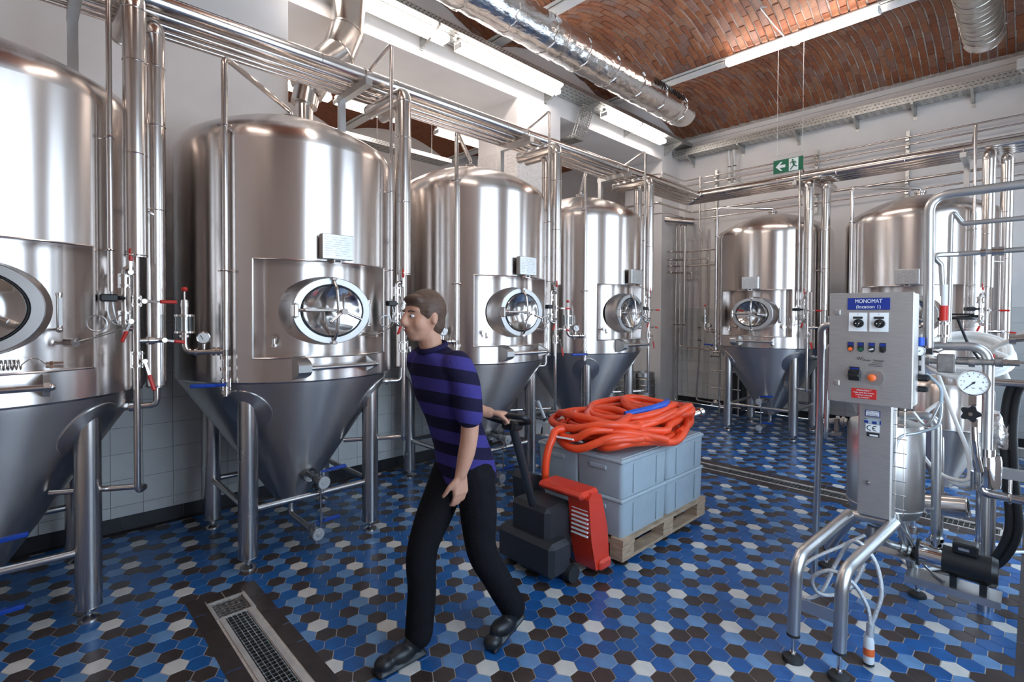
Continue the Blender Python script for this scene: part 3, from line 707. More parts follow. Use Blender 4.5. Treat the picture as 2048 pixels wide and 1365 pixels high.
# pipes between the last left tank and the back-row tank
for i,(y0,z,x0,x1) in enumerate(((8.95,2.87,-4.85,-3.35),(8.95,2.60,-4.85,-3.35),(8.95,2.72,-4.85,-4.13),(8.95,2.48,-4.85,-4.45))):
    b = MB(); b.tube(fillet([(x0+.012,y0-.20,z),(x0+.10,y0-.20,z),(x0+.25,y0,z),(x1,y0,z)]+([(x1,y0,z-.12)] if i > 1 else []),.03),.016,10)
    tag(b.build('cross_pipe',M['pipe']),['topmost','third','bent second','short lowest'][i]+' horizontal pipe between last left tank and exit-sign tank','pipe','horizontal pipes in the far corner')
def stand(name, pts, r, lb, grp, cat='pipe', m='pipe', n=12, fr=.05):
    b = MB(); b.tube(fillet(pts,fr),r,n); return tag(b.build(name,M[m]),lb,cat,grp)
SP = 'standing pipes in the far corner'
stand('standing_pipe',[(-4.74,8.9,3.55),(-4.74,8.9,1.75),(-4.74,8.9,.06),(-4.2,8.86,.06)],.017,'leftmost thin standing pipe in the far corner',SP)
stand('standing_pipe',[(-4.66,8.9,3.45),(-4.66,8.9,1.10),(-3.98,8.86,1.06)],.017,'standing corner pipe that bends right at valve height',SP)
stand('standing_pipe',[(-4.57,8.9,3.45),(-4.57,8.9,1.55)],.032,'thick clad standing pipe in the far corner',SP,m='clad',n=16)
stand('standing_pipe',[(-4.57,8.9,1.55),(-4.57,8.9,1.12),(-4.50,8.9,1.05)],.016,'thin tail below the thick corner pipe',SP)
stand('standing_pipe',[(-4.36,9.05,4.25),(-4.36,9.05,3.3),(-4.31,9.05,3.25),(-4.31,9.0,1.15),(-4.36,9.0,.10),(-3.85,8.92,.10)],.016,'standing pipe with a kink, right of the thick corner pipe',SP)
stand('standing_pipe',[(-4.24,9.178,3.3),(-4.24,9.178,1.55)],.014,'short thin pipe flat against the back wall near the far corner',SP)
b = MB(); b.cyl((-4.86,8.72,3.47),(-4.40,8.92,3.40),.075,n=24); b.cyl((-4.86,8.72,3.47),(-4.875,8.713,3.472),.08,n=24); tag(b.build('manifold_pipe',M['clad']),'short fat capped manifold pipe high in the far corner','pipe')
for i,(x,z) in enumerate(((-4.74,1.5),(-4.66,1.5),(-4.57,1.5),(-4.31,1.45),(-4.31,1.22))):
    t = thing('pipe_valve',['leftmost small valve of three side by side in the far corner','middle small valve of three side by side in the far corner','small valve below the thick clad corner pipe','upper small valve on the kinked corner pipe','lower small valve on the kinked corner pipe'][i],'valve',(x,8.9 if i < 3 else 9.0,z),0,'small valves in the far corner'); b = MB(); valve_body(b,(0,0,0),(0,0,1),.022,.075); b.build('body',M['pipe'],t)
    b = MB(); b.cyl((0,0,0),(.0,-.06,0),.007,n=6); b.box((.02,-.06,0),(.07,.012,.012)); b.build('handle',M['black'],t)
t = thing('valve_plate','steel plate with black fittings on the tiled back wall','control plate',(-3.72,9.17,1.62),0)
b = MB(); b.box((0,0,0),(.30,.015,.36)); b.build('plate',M['satin'],t)
for x,z,h in ((-.06,.09,.09),(.06,.06,.07)): b = MB(); b.box((x,-.04,z),(.045,.07,h),bev=.006); b.build('black_fitting',M['black'],t)
b = MB(); valve_body(b,(-.06,-.04,-.02),(0,0,1),.02,.07); b.tube(fillet([(-.06,-.04,-.05),(-.06,-.04,-.12),(.07,-.05,-.12)],.03),.012,8); b.tube(fillet([(.07,-.06,.03),(.07,-.06,-.12),(.12,-.10,-.2)],.03),.014,8); b.build('fitting_pipe',M['pipe'],t)
t = thing('hose_rack','dark tall container in a steel tube rack left of the exit-sign tank','rack',(-3.62,8.78,0))
b = MB(); b.box((.05,.05,.52),(.28,.26,.96),bev=.02); b.build('container',M['jackdark'],t)
for x in (-.16,.16): b = MB(); b.cyl((x,-.12,0),(x,-.12,1.06),.014,n=10); b.build('post',M['pipe'],t)
for z in (.12,.42,.72,1.05): b = MB(); b.cyl((-.30,-.12,z),(.20,-.12,z),.012,n=8); b.build('rail',M['pipe'],t)
b = MB(); valve_body(b,(-.24,-.12,.98),(1,0,0),.03,.16); b.cyl((-.27,-.12,.98),(-.27,-.12,1.14),.008,n=6); b.cyl((-.2,-.12,.98),(-.2,-.12,1.14),.008,n=6); b.build('valve',M['rough'],t)
b = MB(); b.box((-.235,-.12,1.15),(.16,.05,.02)); b.build('valve_handle',M['black'],t)
for x,y in ((-.20,.30),(.0,.30)): b = MB(); b.torus((x-.02,-.14,y-.14),(0,1,0),.035,.016,16,8); b.sphere((x-.02,-.15,y-.14),.03,12,8); b.build('coupling',M['pipe'],t)
# kegs in the opening behind the last tank
for i,(x,y) in enumerate(((-5.02,8.28),(-5.20,7.93),(-5.35,7.62),(-5.42,8.25))):
    t = thing('beer_keg',['steel keg nearest the far corner, behind last left-row tank','steel keg second from the far corner, low behind last tank','steel keg half hidden by the leg of the last left tank','steel keg in the back, mostly hidden by the others'][i],'keg',(x,y,0),0,'steel kegs behind the last tank')
    b = MB(); b.lathe([(.001,.05),(.15,.06),(.19,.10),(.19,.19),(.198,.20),(.198,.215),(.19,.225),(.19,.37),(.198,.38),(.198,.395),(.19,.405),(.19,.50),(.15,.555),(.04,.57),(.001,.575)],32); b.build('keg_body',M['rough'],t)
    for z0 in (0,.53): b = MB(); b.lathe([(.175,z0+.0),(.182,z0+.01),(.178,z0+.09),(.172,z0+.095),(.170,z0+.01)],32); b.build('keg_rim',M['satin'],t)
    b = MB(); b.cyl((0,0,.57),(0,0,.60),.03,n=14); b.build('spear_valve',M['pipe'],t)
# ================================================================= LIGHTS AND CABLE TRAYS
def lamp(name, p0, p1, w, lb, grp, hang=None):
    p0,p1 = Vector(p0),Vector(p1); d = (p1-p0); L = d.length; d.normalize(); c = (p0+p1)/2
    t = thing(name,lb,'lamp',c,math.atan2(d.y,d.x)-PI/2,grp)
    b = MB(); b.box((0,0,.055),(w*.55,L,.03),bev=.006); b.build('housing',M['paint'],t)
    b = MB(); prof = [(-w*.36,.04),(-w/2,.022),(-w/2,-.005),(-w*.36,-.03),(w*.36,-.03),(w/2,-.005),(w/2,.022),(w*.36,.04)]
    b.prism(prof,(0,-L/2+.02,0),(1,0,0),(0,0,1),(0,L-.04,0)); b.build('diffuser',M['tube'],t)
    for s in (-1,1): b = MB(); b.box((0,s*(L/2-.01),.0),(w*.98,.022,.06),bev=.006); b.build('end_cap',M['white'],t)
    if 'tray' in lb: b = MB(); b.box((-w/2-.006,0,.008),(.006,L,.10)); b.build('added_light_shield',M['galv'],t)  # plate added to block lamp light from the lintel
    return t
LGp = 'strip lamps under the left cable tray'
lamp('strip_lamp',(-4.64,1.85,4.755),(-4.64,3.46,4.755),.12,'strip lamp at the top, nearest one under the left cable tray',LGp)
lamp('strip_lamp',(-4.64,3.60,4.755),(-4.64,5.36,4.755),.12,'middle strip lamp under the left cable tray',LGp)
lamp('strip_lamp',(-4.64,6.42,4.755),(-4.64,8.22,4.755),.12,'strip lamp under the left cable tray nearest the corner',LGp)
LB = 'strip lamps below the ceiling beams'
bl_ = lamp('strip_lamp',(-2.83,6.56,4.93),(-1.19,6.56,4.93),.11,'long bright strip lamp below the ceiling beam above the exit sign',LB)
lamp('strip_lamp',(-2.83,1.6,4.93),(-1.19,1.6,4.93),.11,'added unseen strip lamp below the beam over the foreground',LB)  # out-of-view lamp added to brighten what the tank steel reflects
lamp('strip_lamp',(-2.83,-.88,4.93),(-1.19,-.88,4.93),.11,'added unseen strip lamp below the beam behind the viewer',LB)  # another added lamp out of view, for a brighter room in the reflections
b = MB(); b.tube(fillet([(.82,-.03,.05),(.84,-.10,.07),(.40,-.12,.08),(-.3,-.12,.08),(-.33,-.05,.10)],.03),.006,6); b.build('supply_cable',M['white'],bl_)
for o_,y in ((0,2.35),(1,3.43),(2,5.0)):
    rl = lamp('strip_lamp',(-6.3,y-.52+.3*0,4.42),(-6.3,y+.50,4.42),.13,['strip lamp in the hall behind, above the second tank','middle strip lamp in the hall behind the tanks','strip lamp in the hall behind, above the third tank'][o_],'strip lamps in the hall behind')
    for yy in (-.35,.35): b = MB(); b.cyl((0,yy,.05),(0,yy,.95),.006,n=6); b.build('hanger_rod',M['galv'],rl)
def tray(name, lb, p0, p1, w, h, parent=None):
    p0,p1 = Vector(p0),Vector(p1); d = p1-p0; L = d.length; c = (p0+p1)/2; ang = math.atan2(d.y,d.x)-PI/2
    t = thing(name,lb,'cable tray',c,ang,'perforated cable trays')
    b = MB(); b.box((0,0,0),(w,L,.004)); b.box((-w/2,0,h/2),(.004,L,h)); b.box((w/2,0,h/2),(.004,L,h)); b.box((-w/2+.008,0,h),(.016,L,.004)); b.box((w/2-.008,0,h),(.016,L,.004)); b.build('channel',M['galv'],t)
    b = MB(); k = 0; yy = -L/2+.04
    while yy < L/2-.03:
        for x in (-w*.35,-w*.12,w*.12,w*.35): b.box((x,yy+(.02 if k % 2 else 0),-.0025),(.007,.028,.002))
        for s in (-1,1):
            for zz in (.3,.7): b.box((s*(w/2+.0025),yy+(.02 if zz > .5 else 0),h*zz),(.002,.026,.007))
        yy += .05; k += 1
    tag(b.build('perforations',M['dark'],t,smooth=0),kind='stuff'); return t
tl = tray('cable_tray','perforated cable tray above the lamps on the left wall',(-4.66,WALL_Y0+.1,4.83),(-4.66,9.05,4.83),.30,.06)
tb = tray('cable_tray','long perforated cable tray on brackets along the back wall',(-4.82,9.03,4.66),(.72,9.03,4.66),.26,.11)
ORD = ['nearest to','second from','third from','fourth from','fifth from','sixth from','seventh from','farthest from']
for i,y in enumerate((8.62,7.30,6.12,5.32,3.25,1.8,.6,-.6)):
    t = thing('tray_bracket','left-wall cable tray bracket '+ORD[i]+' the far corner','bracket',(LEFT_X,y,4.72),0,'brackets under the left cable tray')
    b = MB(); b.box((.006,0,0),(.012,.04,.14)); b.build('wall_plate',M['galv'],t)
    b = MB(); b.prism([(0,-.05),(.05,-.05),(.34,.075),(.34,.105),(0,.105)],(.01,-.015,0),(1,0,0),(0,0,1),(0,.03,0)); b.build('arm',M['galv'],t)
for i,x in enumerate((-4.55,-3.63,-2.74,-1.93,-1.24,-.62,-.05)):
    t = thing('tray_bracket','back-wall cable tray bracket '+(ORD+[''])[i if i < 6 else 7]+' the far corner','bracket',(x,BACK_Y,4.60),0,'brackets under the back-wall cable tray')
    b = MB(); b.box((0,-.006,-.02),(.045,.012,.19)); b.build('wall_plate',M['galv'],t)
    b = MB(); b.prism([(0,-.06),(.05,-.06),(.29,.03),(.29,.055),(0,.055)],(-.015,-.01,0),(0,-1,0),(0,0,1),(.03,0,0)); b.build('arm',M['galv'],t)
t = thing('cable_drop','mesh cable tray dropping into the wall opening','cable tray',(-4.75,5.98,4.32))
for nm,p,q,w in (('sloped_run',Vector((.0,.0,.0)),Vector((.12,.06,.44)),.24),('level_run',Vector((-.9,-.04,-.02)),Vector((.0,.0,-.02)),.22)):
    b = MB(); d = (q-p).normalized(); yv = Vector((0,1,0)); n_ = d.cross(yv).normalized()
    for k in range(7): o = yv*(w*(k/6-.5)); b.tube([p+o,q+o],.006,6)
    k = 0; L = (q-p).length
    while k < L: b.tube([p+d*k-yv*w/2+n_*.05,p+d*k-yv*w/2,p+d*k+yv*w/2,p+d*k+yv*w/2+n_*.05],.006,6); k += .035
    for s in (-1,1): b.tube([p+yv*s*w/2+n_*.05,q+yv*s*w/2+n_*.05],.006,6)
    b.build(nm,M['galv'],t)
b = MB(); b.box((-.45,-.02,-.01),(.9,.18,.05)); b.build('cable_bundle',M['galvdark'],t)
tr2 = tray('cable_tray','cable tray in the hall behind the second tank',(-7.0,2.6,4.22),(-7.0,5.2,4.22),.30,.06)
for yy in (-1.0,0,1.0): b = MB(); b.cyl((0,yy,0),(0,yy,1.1),.008,n=6); b.build('hanger_rod',M['galv'],tr2)
t = thing('wall_conduit','pair of white conduits dropping from the back-wall tray','conduit',(-3.80,9.15,4.0))
for dx in (-.045,.045): b = MB(); b.tube(fillet([(dx,-.08,.62),(dx,-.05,.50),(dx,-.03,.40),(dx,-.03,.05)],.05),.021,10); b.build('conduit',M['white'],t)
for dx in (-.045,.045):
    for z in (.34,.10): b = MB(); b.torus((dx,-.03,z),(0,0,1),.024,.007,14,6); b.build('conduit_clip',M['black'],t)
b = MB(); b.box((.02,-.04,-.02),(.22,.07,.12),bev=.015); b.build('junction_box',M['white'],t)
t = thing('tray_junction_box','small white junction box on the right end of the back tray','junction box',(-.13,8.86,4.80)); b = MB(); b.box((0,0,0),(.16,.08,.14),bev=.012); b.build('box',M['white'],t)
for k in range(3): b = MB(); b.tube(spline([(-.04+.05*k,-.02,-.07),(-.03+.06*k,-.05,-.13),(.02+.06*k,.0,-.12),(.05+.05*k,.04,-.05)],5),.009,6); b.build('cable',M['white'],t)
# ================================================================= DUCTS
t = thing('foil_duct','crinkled silver foil ventilation duct hanging below the brick ceiling','duct',(-3.69,0,4.685))
DR = .20
b = MB(); n = 40; ny = 150; vs = []; rr_ = random.Random(5)
for i in range(ny+1):
    y = -1.5+8.72*i/ny; rad = DR*(1+.018*math.sin(i*1.7)+.015*math.sin(i*.61))
    if y > 7.0: rad *= math.sqrt(max(.1,1-((y-7.0)/.30)**2))
    for j in range(n): a = 2*PI*j/n; k = rad*(1+rr_.uniform(-.012,.012)); vs.append((k*math.cos(a),y,k*math.sin(a)))
b.add(vs,[(i*n+j,i*n+(j+1)%n,(i+1)*n+(j+1)%n,(i+1)*n+j) for i in range(ny) for j in range(n)]+[tuple(ny*n+j for j in range(n))]); b.build('foil_sleeve',M['foil'],t,smooth=60)
for k in range(13): y = .1+.56*k; b = MB(); b.tube([(DR*1.03*math.cos(2*PI*j/32),y+.02*math.sin(j*2.1),DR*1.03*math.sin(2*PI*j/32)) for j in range(32)],.006,6,closed=True); b.build('tape_ring',M['tape'],t)
for k in range(14):
    a = R(20); y = 6.0+.058*k; b = MB(); c = Vector((DR*1.035*math.cos(a),y,DR*1.035*math.sin(a)))
    Mx = Matrix.Rotation(-a,3,'Y'); b.box(c,(.006,.026,.10),M=Mx); b.build('grille_slot',M['black'],t)
for y in (1.74,4.22,6.70): b = MB(); b.cyl((0,y,DR*.98),(0,y,.325),.004,n=6); b.tube([(DR*1.04*math.cos(2*PI*j/32),y,DR*1.04*math.sin(2*PI*j/32)) for j in range(32)],.004,6,closed=True); b.build('hanger',M['pipe'],t)
t = thing('spiral_duct','grey spiral-wound steel duct at the top right corner','duct',(-.44,0,4.74))
b = MB(); b.cyl((0,3.0,0),(0,7.55,0),.165,n=40,cap=False); b.cyl((0,7.55,0),(0,3.0,0),.155,n=40,cap=False); b.build('duct_body',M['spiral'],t)
b = MB(); pts = [(.166*math.cos(a),5.2+.115*a/(2*PI),.166*math.sin(a)) for a in [2*PI*i/28 for i in range(28*19)]]; b.tube(pts,.004,5); b.build('spiral_seam',M['spiral'],t)
b = MB(); b.lathe([(.168,7.36),(.175,7.37),(.175,7.40),(.168,7.41),(.17,7.55),(.176,7.56),(.15,7.56)],40,(0,0,0),(0,1,0)); b.build('end_collar',M['clad'],t)
for s in (-1,1): b = MB(); b.cyl((s*.17,7.42,.02),(s*.19,7.42,.02),.012,n=8); b.cyl((s*.185,7.42,.02),(s*.185,7.42,.40),.004,n=6); b.build('duct_clamp',M['pipe'],t)
t = thing('vent_elbow','steel segmented exhaust elbow rising behind the second tank','duct',(-4.66,1.86,0))
segs = [((0,0,2.9),(0,0,3.60),.075),((0,0,3.58),(0,.03,3.74),.115),((0,.02,3.72),(0,.16,3.98),.150),((0,.15,3.96),(0,.34,4.18),.155),((0,.32,4.15),(0,.42,4.42),.155),((0,.42,4.40),(0,.44,4.78),.152),((0,.44,4.76),(0,.44,5.25),.155)]
for i,(p,q,r) in enumerate(segs):
    b = MB(); b.cyl(p,q,r,n=32); d = (Vector(q)-Vector(p)).normalized(); b.torus(Vector(q)-d*.02,tuple(d),r+.001,.005,32,6); b.build('duct_segment',M['clad'],t)
# ================================================================= EXIT SIGN
t = thing('exit_sign','green emergency exit sign with white arrow hanging on two wires','sign',(-2.13,6.75,3.45))
b = MB(); b.box((0,0,.095),(.345,.006,.235)); b.build('acrylic_plate',M['clear'],t)
b = MB(); b.box((0,-.005,.075),(.335,.004,.165)); b.build('green_panel',M['signgreen'],t)
b = MB(); b.box((.062,-.0085,.075),(.105,.003,.150)); b.build('white_field',M['signwhite'],t)
b = MB(); b.prism([(-.055,0),(.0,.055),(.022,.055),(-.012,.017),(.055,.017),(.055,-.017),(-.012,-.017),(.022,-.055),(.0,-.055)],(-.085,-.0075,.075),(1,0,0),(0,0,1),(0,-.002,0)); b.build('arrow',M['signwhite'],t)
b = MB(); o = Vector((.06,-.0115,.075)); X,Z = Vector((1,0,0)),Vector((0,0,1))
def limb(*pts,w=.011):
    for p,q in zip(pts,pts[1:]):
        p,q = Vector((p[0],p[1])),Vector((q[0],q[1])); d = (q-p).normalized(); n_ = Vector((-d.y,d.x))*w/2
        b.prism([tuple(p+n_),tuple(p-n_),tuple(q-n_),tuple(q+n_)],o,X,Z,(0,-.0012,0))
b.prism([(-.008+.011*math.cos(2*PI*k/12),.052+.011*math.sin(2*PI*k/12)) for k in range(12)],o,X,Z,(0,-.0012,0))
limb((-.004,.036),(.008,-.005),w=.022); limb((-.002,.034),(-.026,.028),(-.034,.012),w=.009); limb((.0,.034),(.022,.028),(.032,.006),w=.009); limb((.006,-.005),(-.010,-.030),(-.032,-.060),w=.012); limb((.008,-.005),(.024,-.026),(.044,-.030),w=.012)
b.build('running_figure',M['signgreen'],t)
for x in (-.13,.155): b = MB(); b.cyl((x,0,.21),(x,0,1.56),.0016,n=5); b.build('wire',M['white'],t)
# ================================================================= FLOOR DRAINS
def drain(lb, x0,x1,y0,y1, box=None, step=.03, bars=5):
    t = thing('floor_drain',lb,'drain',((x0+x1)/2,(y0+y1)/2,0),0,'slot drains in the floor'); cx,cy_ = (x0+x1)/2,(y0+y1)/2; L = x1-x0; w = y1-y0
    b = MB(); fw = .016
    b.box((0,0,-.115),(L,w,.01)); 
    for s in (-1,1): b.box((0,s*(w/2+fw/2+.004),.0),(L,fw+.008,.006)); b.box((0,s*(w/2-.002),-.06),(L,.004,.115))
    for s in (-1,1): b.box((s*(L/2-.003),0,-.06),(.006,w,.115))
    b.build('channel_frame',M['drainframe'],t)
    b = MB(); b.box((0,0,-.10),(L-.01,w-.01,.01)); b.build('channel_floor',M['dark'],t)
    b = MB(); x = -L/2+.012
    while x < L/2-.01: b.box((x,0,-.012),(.0045,w-.012,.022)); x += step
    for k in range(bars): b.box((0,-w/2+.012+(w-.024)*k/(bars-1),-.008),(L-.012,.004,.012))
    b.build('grating',M['grate'],t)
    if box:
        a,bb,c,d = box; L2,w2 = bb-a,d-c; o = Vector(((a+bb)/2-cx,(c+d)/2-cy_,0))
        q = MB(); 
        for s in (-1,1): q.box(o+Vector((0,s*(w2/2+.008),.0)),(L2+.03,.018,.007)); q.box(o+Vector((s*(L2/2+.006),0,0)),(.014,w2,.007))
        q.box(o+Vector((0,0,-.115)),(L2,w2,.01)); q.build('box_frame',M['drainframe'],t)
        q = MB()
        for i in range(6):
            yy = -w2/2+w2*(i+.5)/6
            q.tube([o+Vector((-L2/2+L2*k/24,yy+.006*math.sin(k*PI/2),-.008)) for k in range(25)],.0045,5)
        for i in range(9): xx = -L2/2+L2*(i+.5)/9; q.tube([o+Vector((xx,-w2/2,-.012)),o+Vector((xx,w2/2,-.012))],.003,5)
        q.build('box_grating',M['grate'],t)
drain('long slot drain with box grating in the left foreground floor',-3.10,-.50,.788,.907,CH[0])
drain('long ladder-like slot drain across the floor before the back tanks',-4.30,-.16,5.405,5.560,None,.034,3)
# ================================================================= LETTERING
def text(parent, name, body, c, size, m, nrm='-y', ext=.0006, sx=1.0):
    cu = bpy.data.curves.new('lettering','FONT'); cu.body = body; cu.size = size; cu.align_x = 'CENTER'; cu.align_y = 'CENTER'; cu.extrude = ext
    tmp = bpy.data.objects.new('lettering',cu); COL.objects.link(tmp)
    dg = bpy.context.evaluated_depsgraph_get(); me = bpy.data.meshes.new_from_object(tmp.evaluated_get(dg)); bpy.data.objects.remove(tmp)
    me.materials.clear(); me.materials.append(M[m])
    o = link(name,me,parent,c); o.rotation_euler = (PI/2,0,0); o.scale = (sx,1,1); return o
t = thing('steel_coil','small steel wire coil lying on the ledge of the left-edge tank','coil',(-3.375,-.005,1.412))
b = MB(); b.tube([(.02*0+.024*math.cos(2*PI*k/14),-.10+.10*k/98,.024+.024*math.sin(2*PI*k/14)) for k in range(99)],.0028,6); b.build('coil',M['pipe'],t)
b = MB(); b.tube(spline([(.024,.0,.024),(.02,.03,.05),(.0,.06,.045),(.0,.085,.02)],6),.0028,6); b.build('wire_end',M['pipe'],t)
b = MB(); b.cyl((0,.085,.016),(0,.15,.016),.016,n=12); b.cyl((0,.10,.016),(0,.112,.016),.021,n=6); b.build('fitting',M['pipe'],t)
# ================================================================= CARBONATING SKID WITH CONTROL CABINET
sk = thing('carbonating_skid','steel process skid carrying a grey control cabinet on bent tube legs','machine',(-.6,3.45,0))
SO = Vector((-.6,3.45,0))
def W_(x,y,z): return Vector((x,y,z))-SO
# cabinet
FY = 3.25
b = MB(); b.box(W_(-.612,FY+.09,1.513),(.365,.17,.590),bev=.004); cab = b.build('control_cabinet',M['panel'],sk)
b = MB(); b.box(W_(-.612,FY-.006,1.513),(.372,.018,.598),bev=.004); b.build('cabinet_door',M['panel'],cab)
F = FY-.0155
def plate(nm,x,z,w,h,m,th=.003,par=None,f=None): q = MB(); q.box(W_(x,(F if f is None else f)-th/2,z),(w,th,h)); return q.build(nm,M[m],par or cab,smooth=0)
plate('name_label',-.618,1.752,.188,.063,'lblue'); text(cab,'name_lettering','MONOMAT',W_(-.618,F-.0035,1.766),.029,'white',sx=.80); text(cab,'location_lettering','(location 1)',W_(-.618,F-.0035,1.736),.025,'white',sx=.95)
for x in (-.664,-.571):
    p_ = plate('switch_plate',x,1.655,.082,.100,'paper'); plate('switch_label',x,1.678,.044,.012,'ink',.004)
    q = MB(); q.cyl(W_(x+.006,F-.002,1.648),W_(x+.006,F-.024,1.648),.023,n=24); q.box(W_(x+.006,F-.026,1.648),(.012,.012,.040),M=Matrix.Rotation(.5,3,'Y'),bev=.003); q.build('rotary_switch',M['black'],cab)
    for dx in (-.01,.004): q = MB(); q.sphere(W_(x+.006+dx,F-.031,1.648),.0028,8,6); q.build('switch_dot',M['white'],cab)
    text(cab,'switch_mark','O',W_(x,F-.0035,1.697),.007,'ink'); text(cab,'switch_mark','I',W_(x,F-.0035,1.613),.007,'ink')
for x,m in ((-.695,'orange'),(-.649,'green'),(-.600,'white'),(-.552,'black')):
    q = MB(); q.prism([(-.014,.026),(-.014,-.012),(-.010,-.021),(0,-.026),(.010,-.021),(.014,-.012),(.014,.026)],W_(x,F,1.520),(1,0,0),(0,0,1),(0,-.004,0)); q.build('button_bezel',M['ink'],cab)
    plate('button_label',x,1.536,.024,.014,'lblue',.0055)
    q = MB()
    if m == 'white': q.box(W_(x,F-.012,1.511),(.018,.014,.008),M=Matrix.Rotation(-.35,3,'Y'),bev=.002)
    else: q.cyl(W_(x,F-.004,1.508),W_(x,F-.014,1.508),.010,n=16); q.cyl(W_(x,F-.014,1.508),W_(x,F-.016,1.508),.0045,n=10)
    q.build('push_button',M[m],cab)
text(cab,'maker_mark','W|',W_(-.651,F-.0008,1.458),.024,'ink'); text(cab,'maker_lettering','Kees - Thonner',W_(-.590,F-.0008,1.452),.014,'ink')
for k,(w,x) in enumerate(((.045,-.575),(.062,-.583),(.062,-.583))): plate('maker_line',x,1.440-.009*k,w,.0018,'ink',.001)
q = MB(); q.box(W_(-.674,F-.010,1.368),(.058,.020,.058),bev=.006); q.box(W_(-.674,F-.008,1.402),(.044,.012,.022)); q.cyl(W_(-.674,F-.02,1.368),W_(-.674,F-.034,1.368),.022,n=20); q.box(W_(-.674,F-.036,1.368),(.05,.014,.014),bev=.003); q.build('main_switch',M['black'],cab)
plate('main_switch_label',-.674,1.404,.038,.008,'lblue',.016)
q = MB(); q.disc(W_(-.584,F-.002,1.362),(0,1,0),.040,28,.003); q.build('stop_plate',M['satin'],cab)
q = MB(); q.cyl(W_(-.594,F-.003,1.362),W_(-.594,F-.020,1.362),.011,n=14); q.lathe([(.001,.034),(.012,.033),(.019,.028),(.019,.022),(.010,.018)],20,W_(-.594,F,1.362),(0,-1,0)); q.build('stop_button',M['orange'],cab)
plate('warning_label',-.632,1.271,.112,.054,'lred')
for k,(s_,z) in enumerate((('Attention !',1.290),('Make sure that heater',1.276),('is always covered',1.264),('by product !',1.252))): text(cab,'warning_lettering',s_,W_(-.632,F-.0035,z),.015 if k == 0 else .0105,'white')
for z in (1.707,1.319):
    q = MB(); q.box(W_(-.758,F-.004,z),(.026,.008,.028),bev=.002); q.cyl(W_(-.758,F-.008,z),W_(-.758,F-.012,z),.007,n=10); q.build('door_lock',M['satin'],cab)
# column with stickers
CY = 3.32
b = MB(); b.box(W_(-.596,CY+.05,.905),(.155,.10,.63),bev=.008); b.prism([(-.03,.0),(.03,.0),(.0,-.09)],W_(-.685,CY+.02,1.22),(1,0,0),(0,0,1),(0,.06,0)); colm = b.build('column',M['panel'],sk)
G = CY-.0015
def stick(nm,x,z,w,h,m,th=.0015,dy=0): q = MB(); q.box(W_(x,G-dy,z),(w,th,h)); return q.build(nm,M[m],colm,smooth=0)
stick('maker_sticker',-.607,1.157,.068,.034,'lblue'); stick('maker_sticker_field',-.607,1.157,.060,.028,'paper',.0015,.001)
text(colm,'sticker_lettering','W Kees - Thonner',W_(-.607,G-.002,1.165),.008,'lblue')
for k in range(3): stick('sticker_line',-.607,1.154-.005*k,.050,.0014,'lblue',.001,.0018)
stick('blue_sticker',-.607,1.115,.076,.030,'crate'); stick('blue_block',-.635,1.109,.018,.014,'lblue',.0015,.001); stick('blue_block',-.598,1.108,.020,.014,'lblue',.0015,.001); stick('blue_block',-.572,1.112,.006,.022,'lblue',.0015,.001); text(colm,'sticker_mark','W',W_(-.637,G-.002,1.124),.010,'ink')
stick('mark_sticker',-.606,1.077,.062,.040,'paper')
for x0,bar in ((-.618,False),(-.593,True)):
    q = MB(); o = W_(x0,G-.0012,1.077); r1,r2 = .0145,.0105; n = 14; ang = [R(70)+R(220)*k/n for k in range(n+1)]
    q.prism([(r1*math.cos(a),r1*math.sin(a)) for a in ang]+[(r2*math.cos(a),r2*math.sin(a)) for a in reversed(ang)],o,(1,0,0),(0,0,1),(0,-.0008,0))
    if bar: q.box(o+Vector((-.006,-.0004,0)),(.012,.0008,.0035))
    q.build('conformity_mark',M['ink'],colm,smooth=0)
stick('black_sticker',-.604,1.041,.058,.022,'ink'); stick('sticker_window',-.600,1.038,.038,.008,'paper',.0015,.001)
q = MB(); q.box(W_(-.625,G-.004,.777),(.014,.008,.022)); q.cyl(W_(-.622,G-.008,.777),W_(-.612,G-.008,.777),.005,n=8); q.build('column_lock',M['pipe'],colm)
b = MB()
for dx in (0,.035): b.cyl(W_(-.505+dx,CY+.02,.63),W_(-.505+dx,CY+.02,1.20),.0028,n=5)
for k in range(8): b.cyl(W_(-.515,CY+.018,.66+.075*k),W_(-.460,CY+.018,.66+.075*k),.0028,n=5)
b.build('cable_basket',M['pipe'],sk)
# vessel
b = MB(); b.lathe([(.001,.50),(.10,.51),(.165,.55),(.185,.60),(.185,1.03),(.172,1.07),(.10,1.095),(.001,1.10)],48,W_(-.60,3.62,0)); b.torus(W_(-.60,3.62,.60),(0,0,1),.186,.003,40,6); b.build('vessel',M['satin'],sk)
b = MB(); b.cyl(W_(-.785,3.60,1.04),W_(-.84,3.60,1.04),.022,n=14); 
for x in (-.80,-.83): b.cyl(W_(x,3.60,1.04),W_(x-.012,3.60,1.04),.032,n=14)
b.tube(fillet([W_(-.84,3.60,1.04),W_(-.90,3.58,1.03),W_(-.93,3.56,1.01)],.02),.018,10); b.cyl(W_(-.835,3.58,1.06),W_(-.835,3.58,.97),.014,n=8); b.box(W_(-.835,3.57,.965),(.05,.03,.02)); b.build('vessel_outlet',M['rough'],sk)
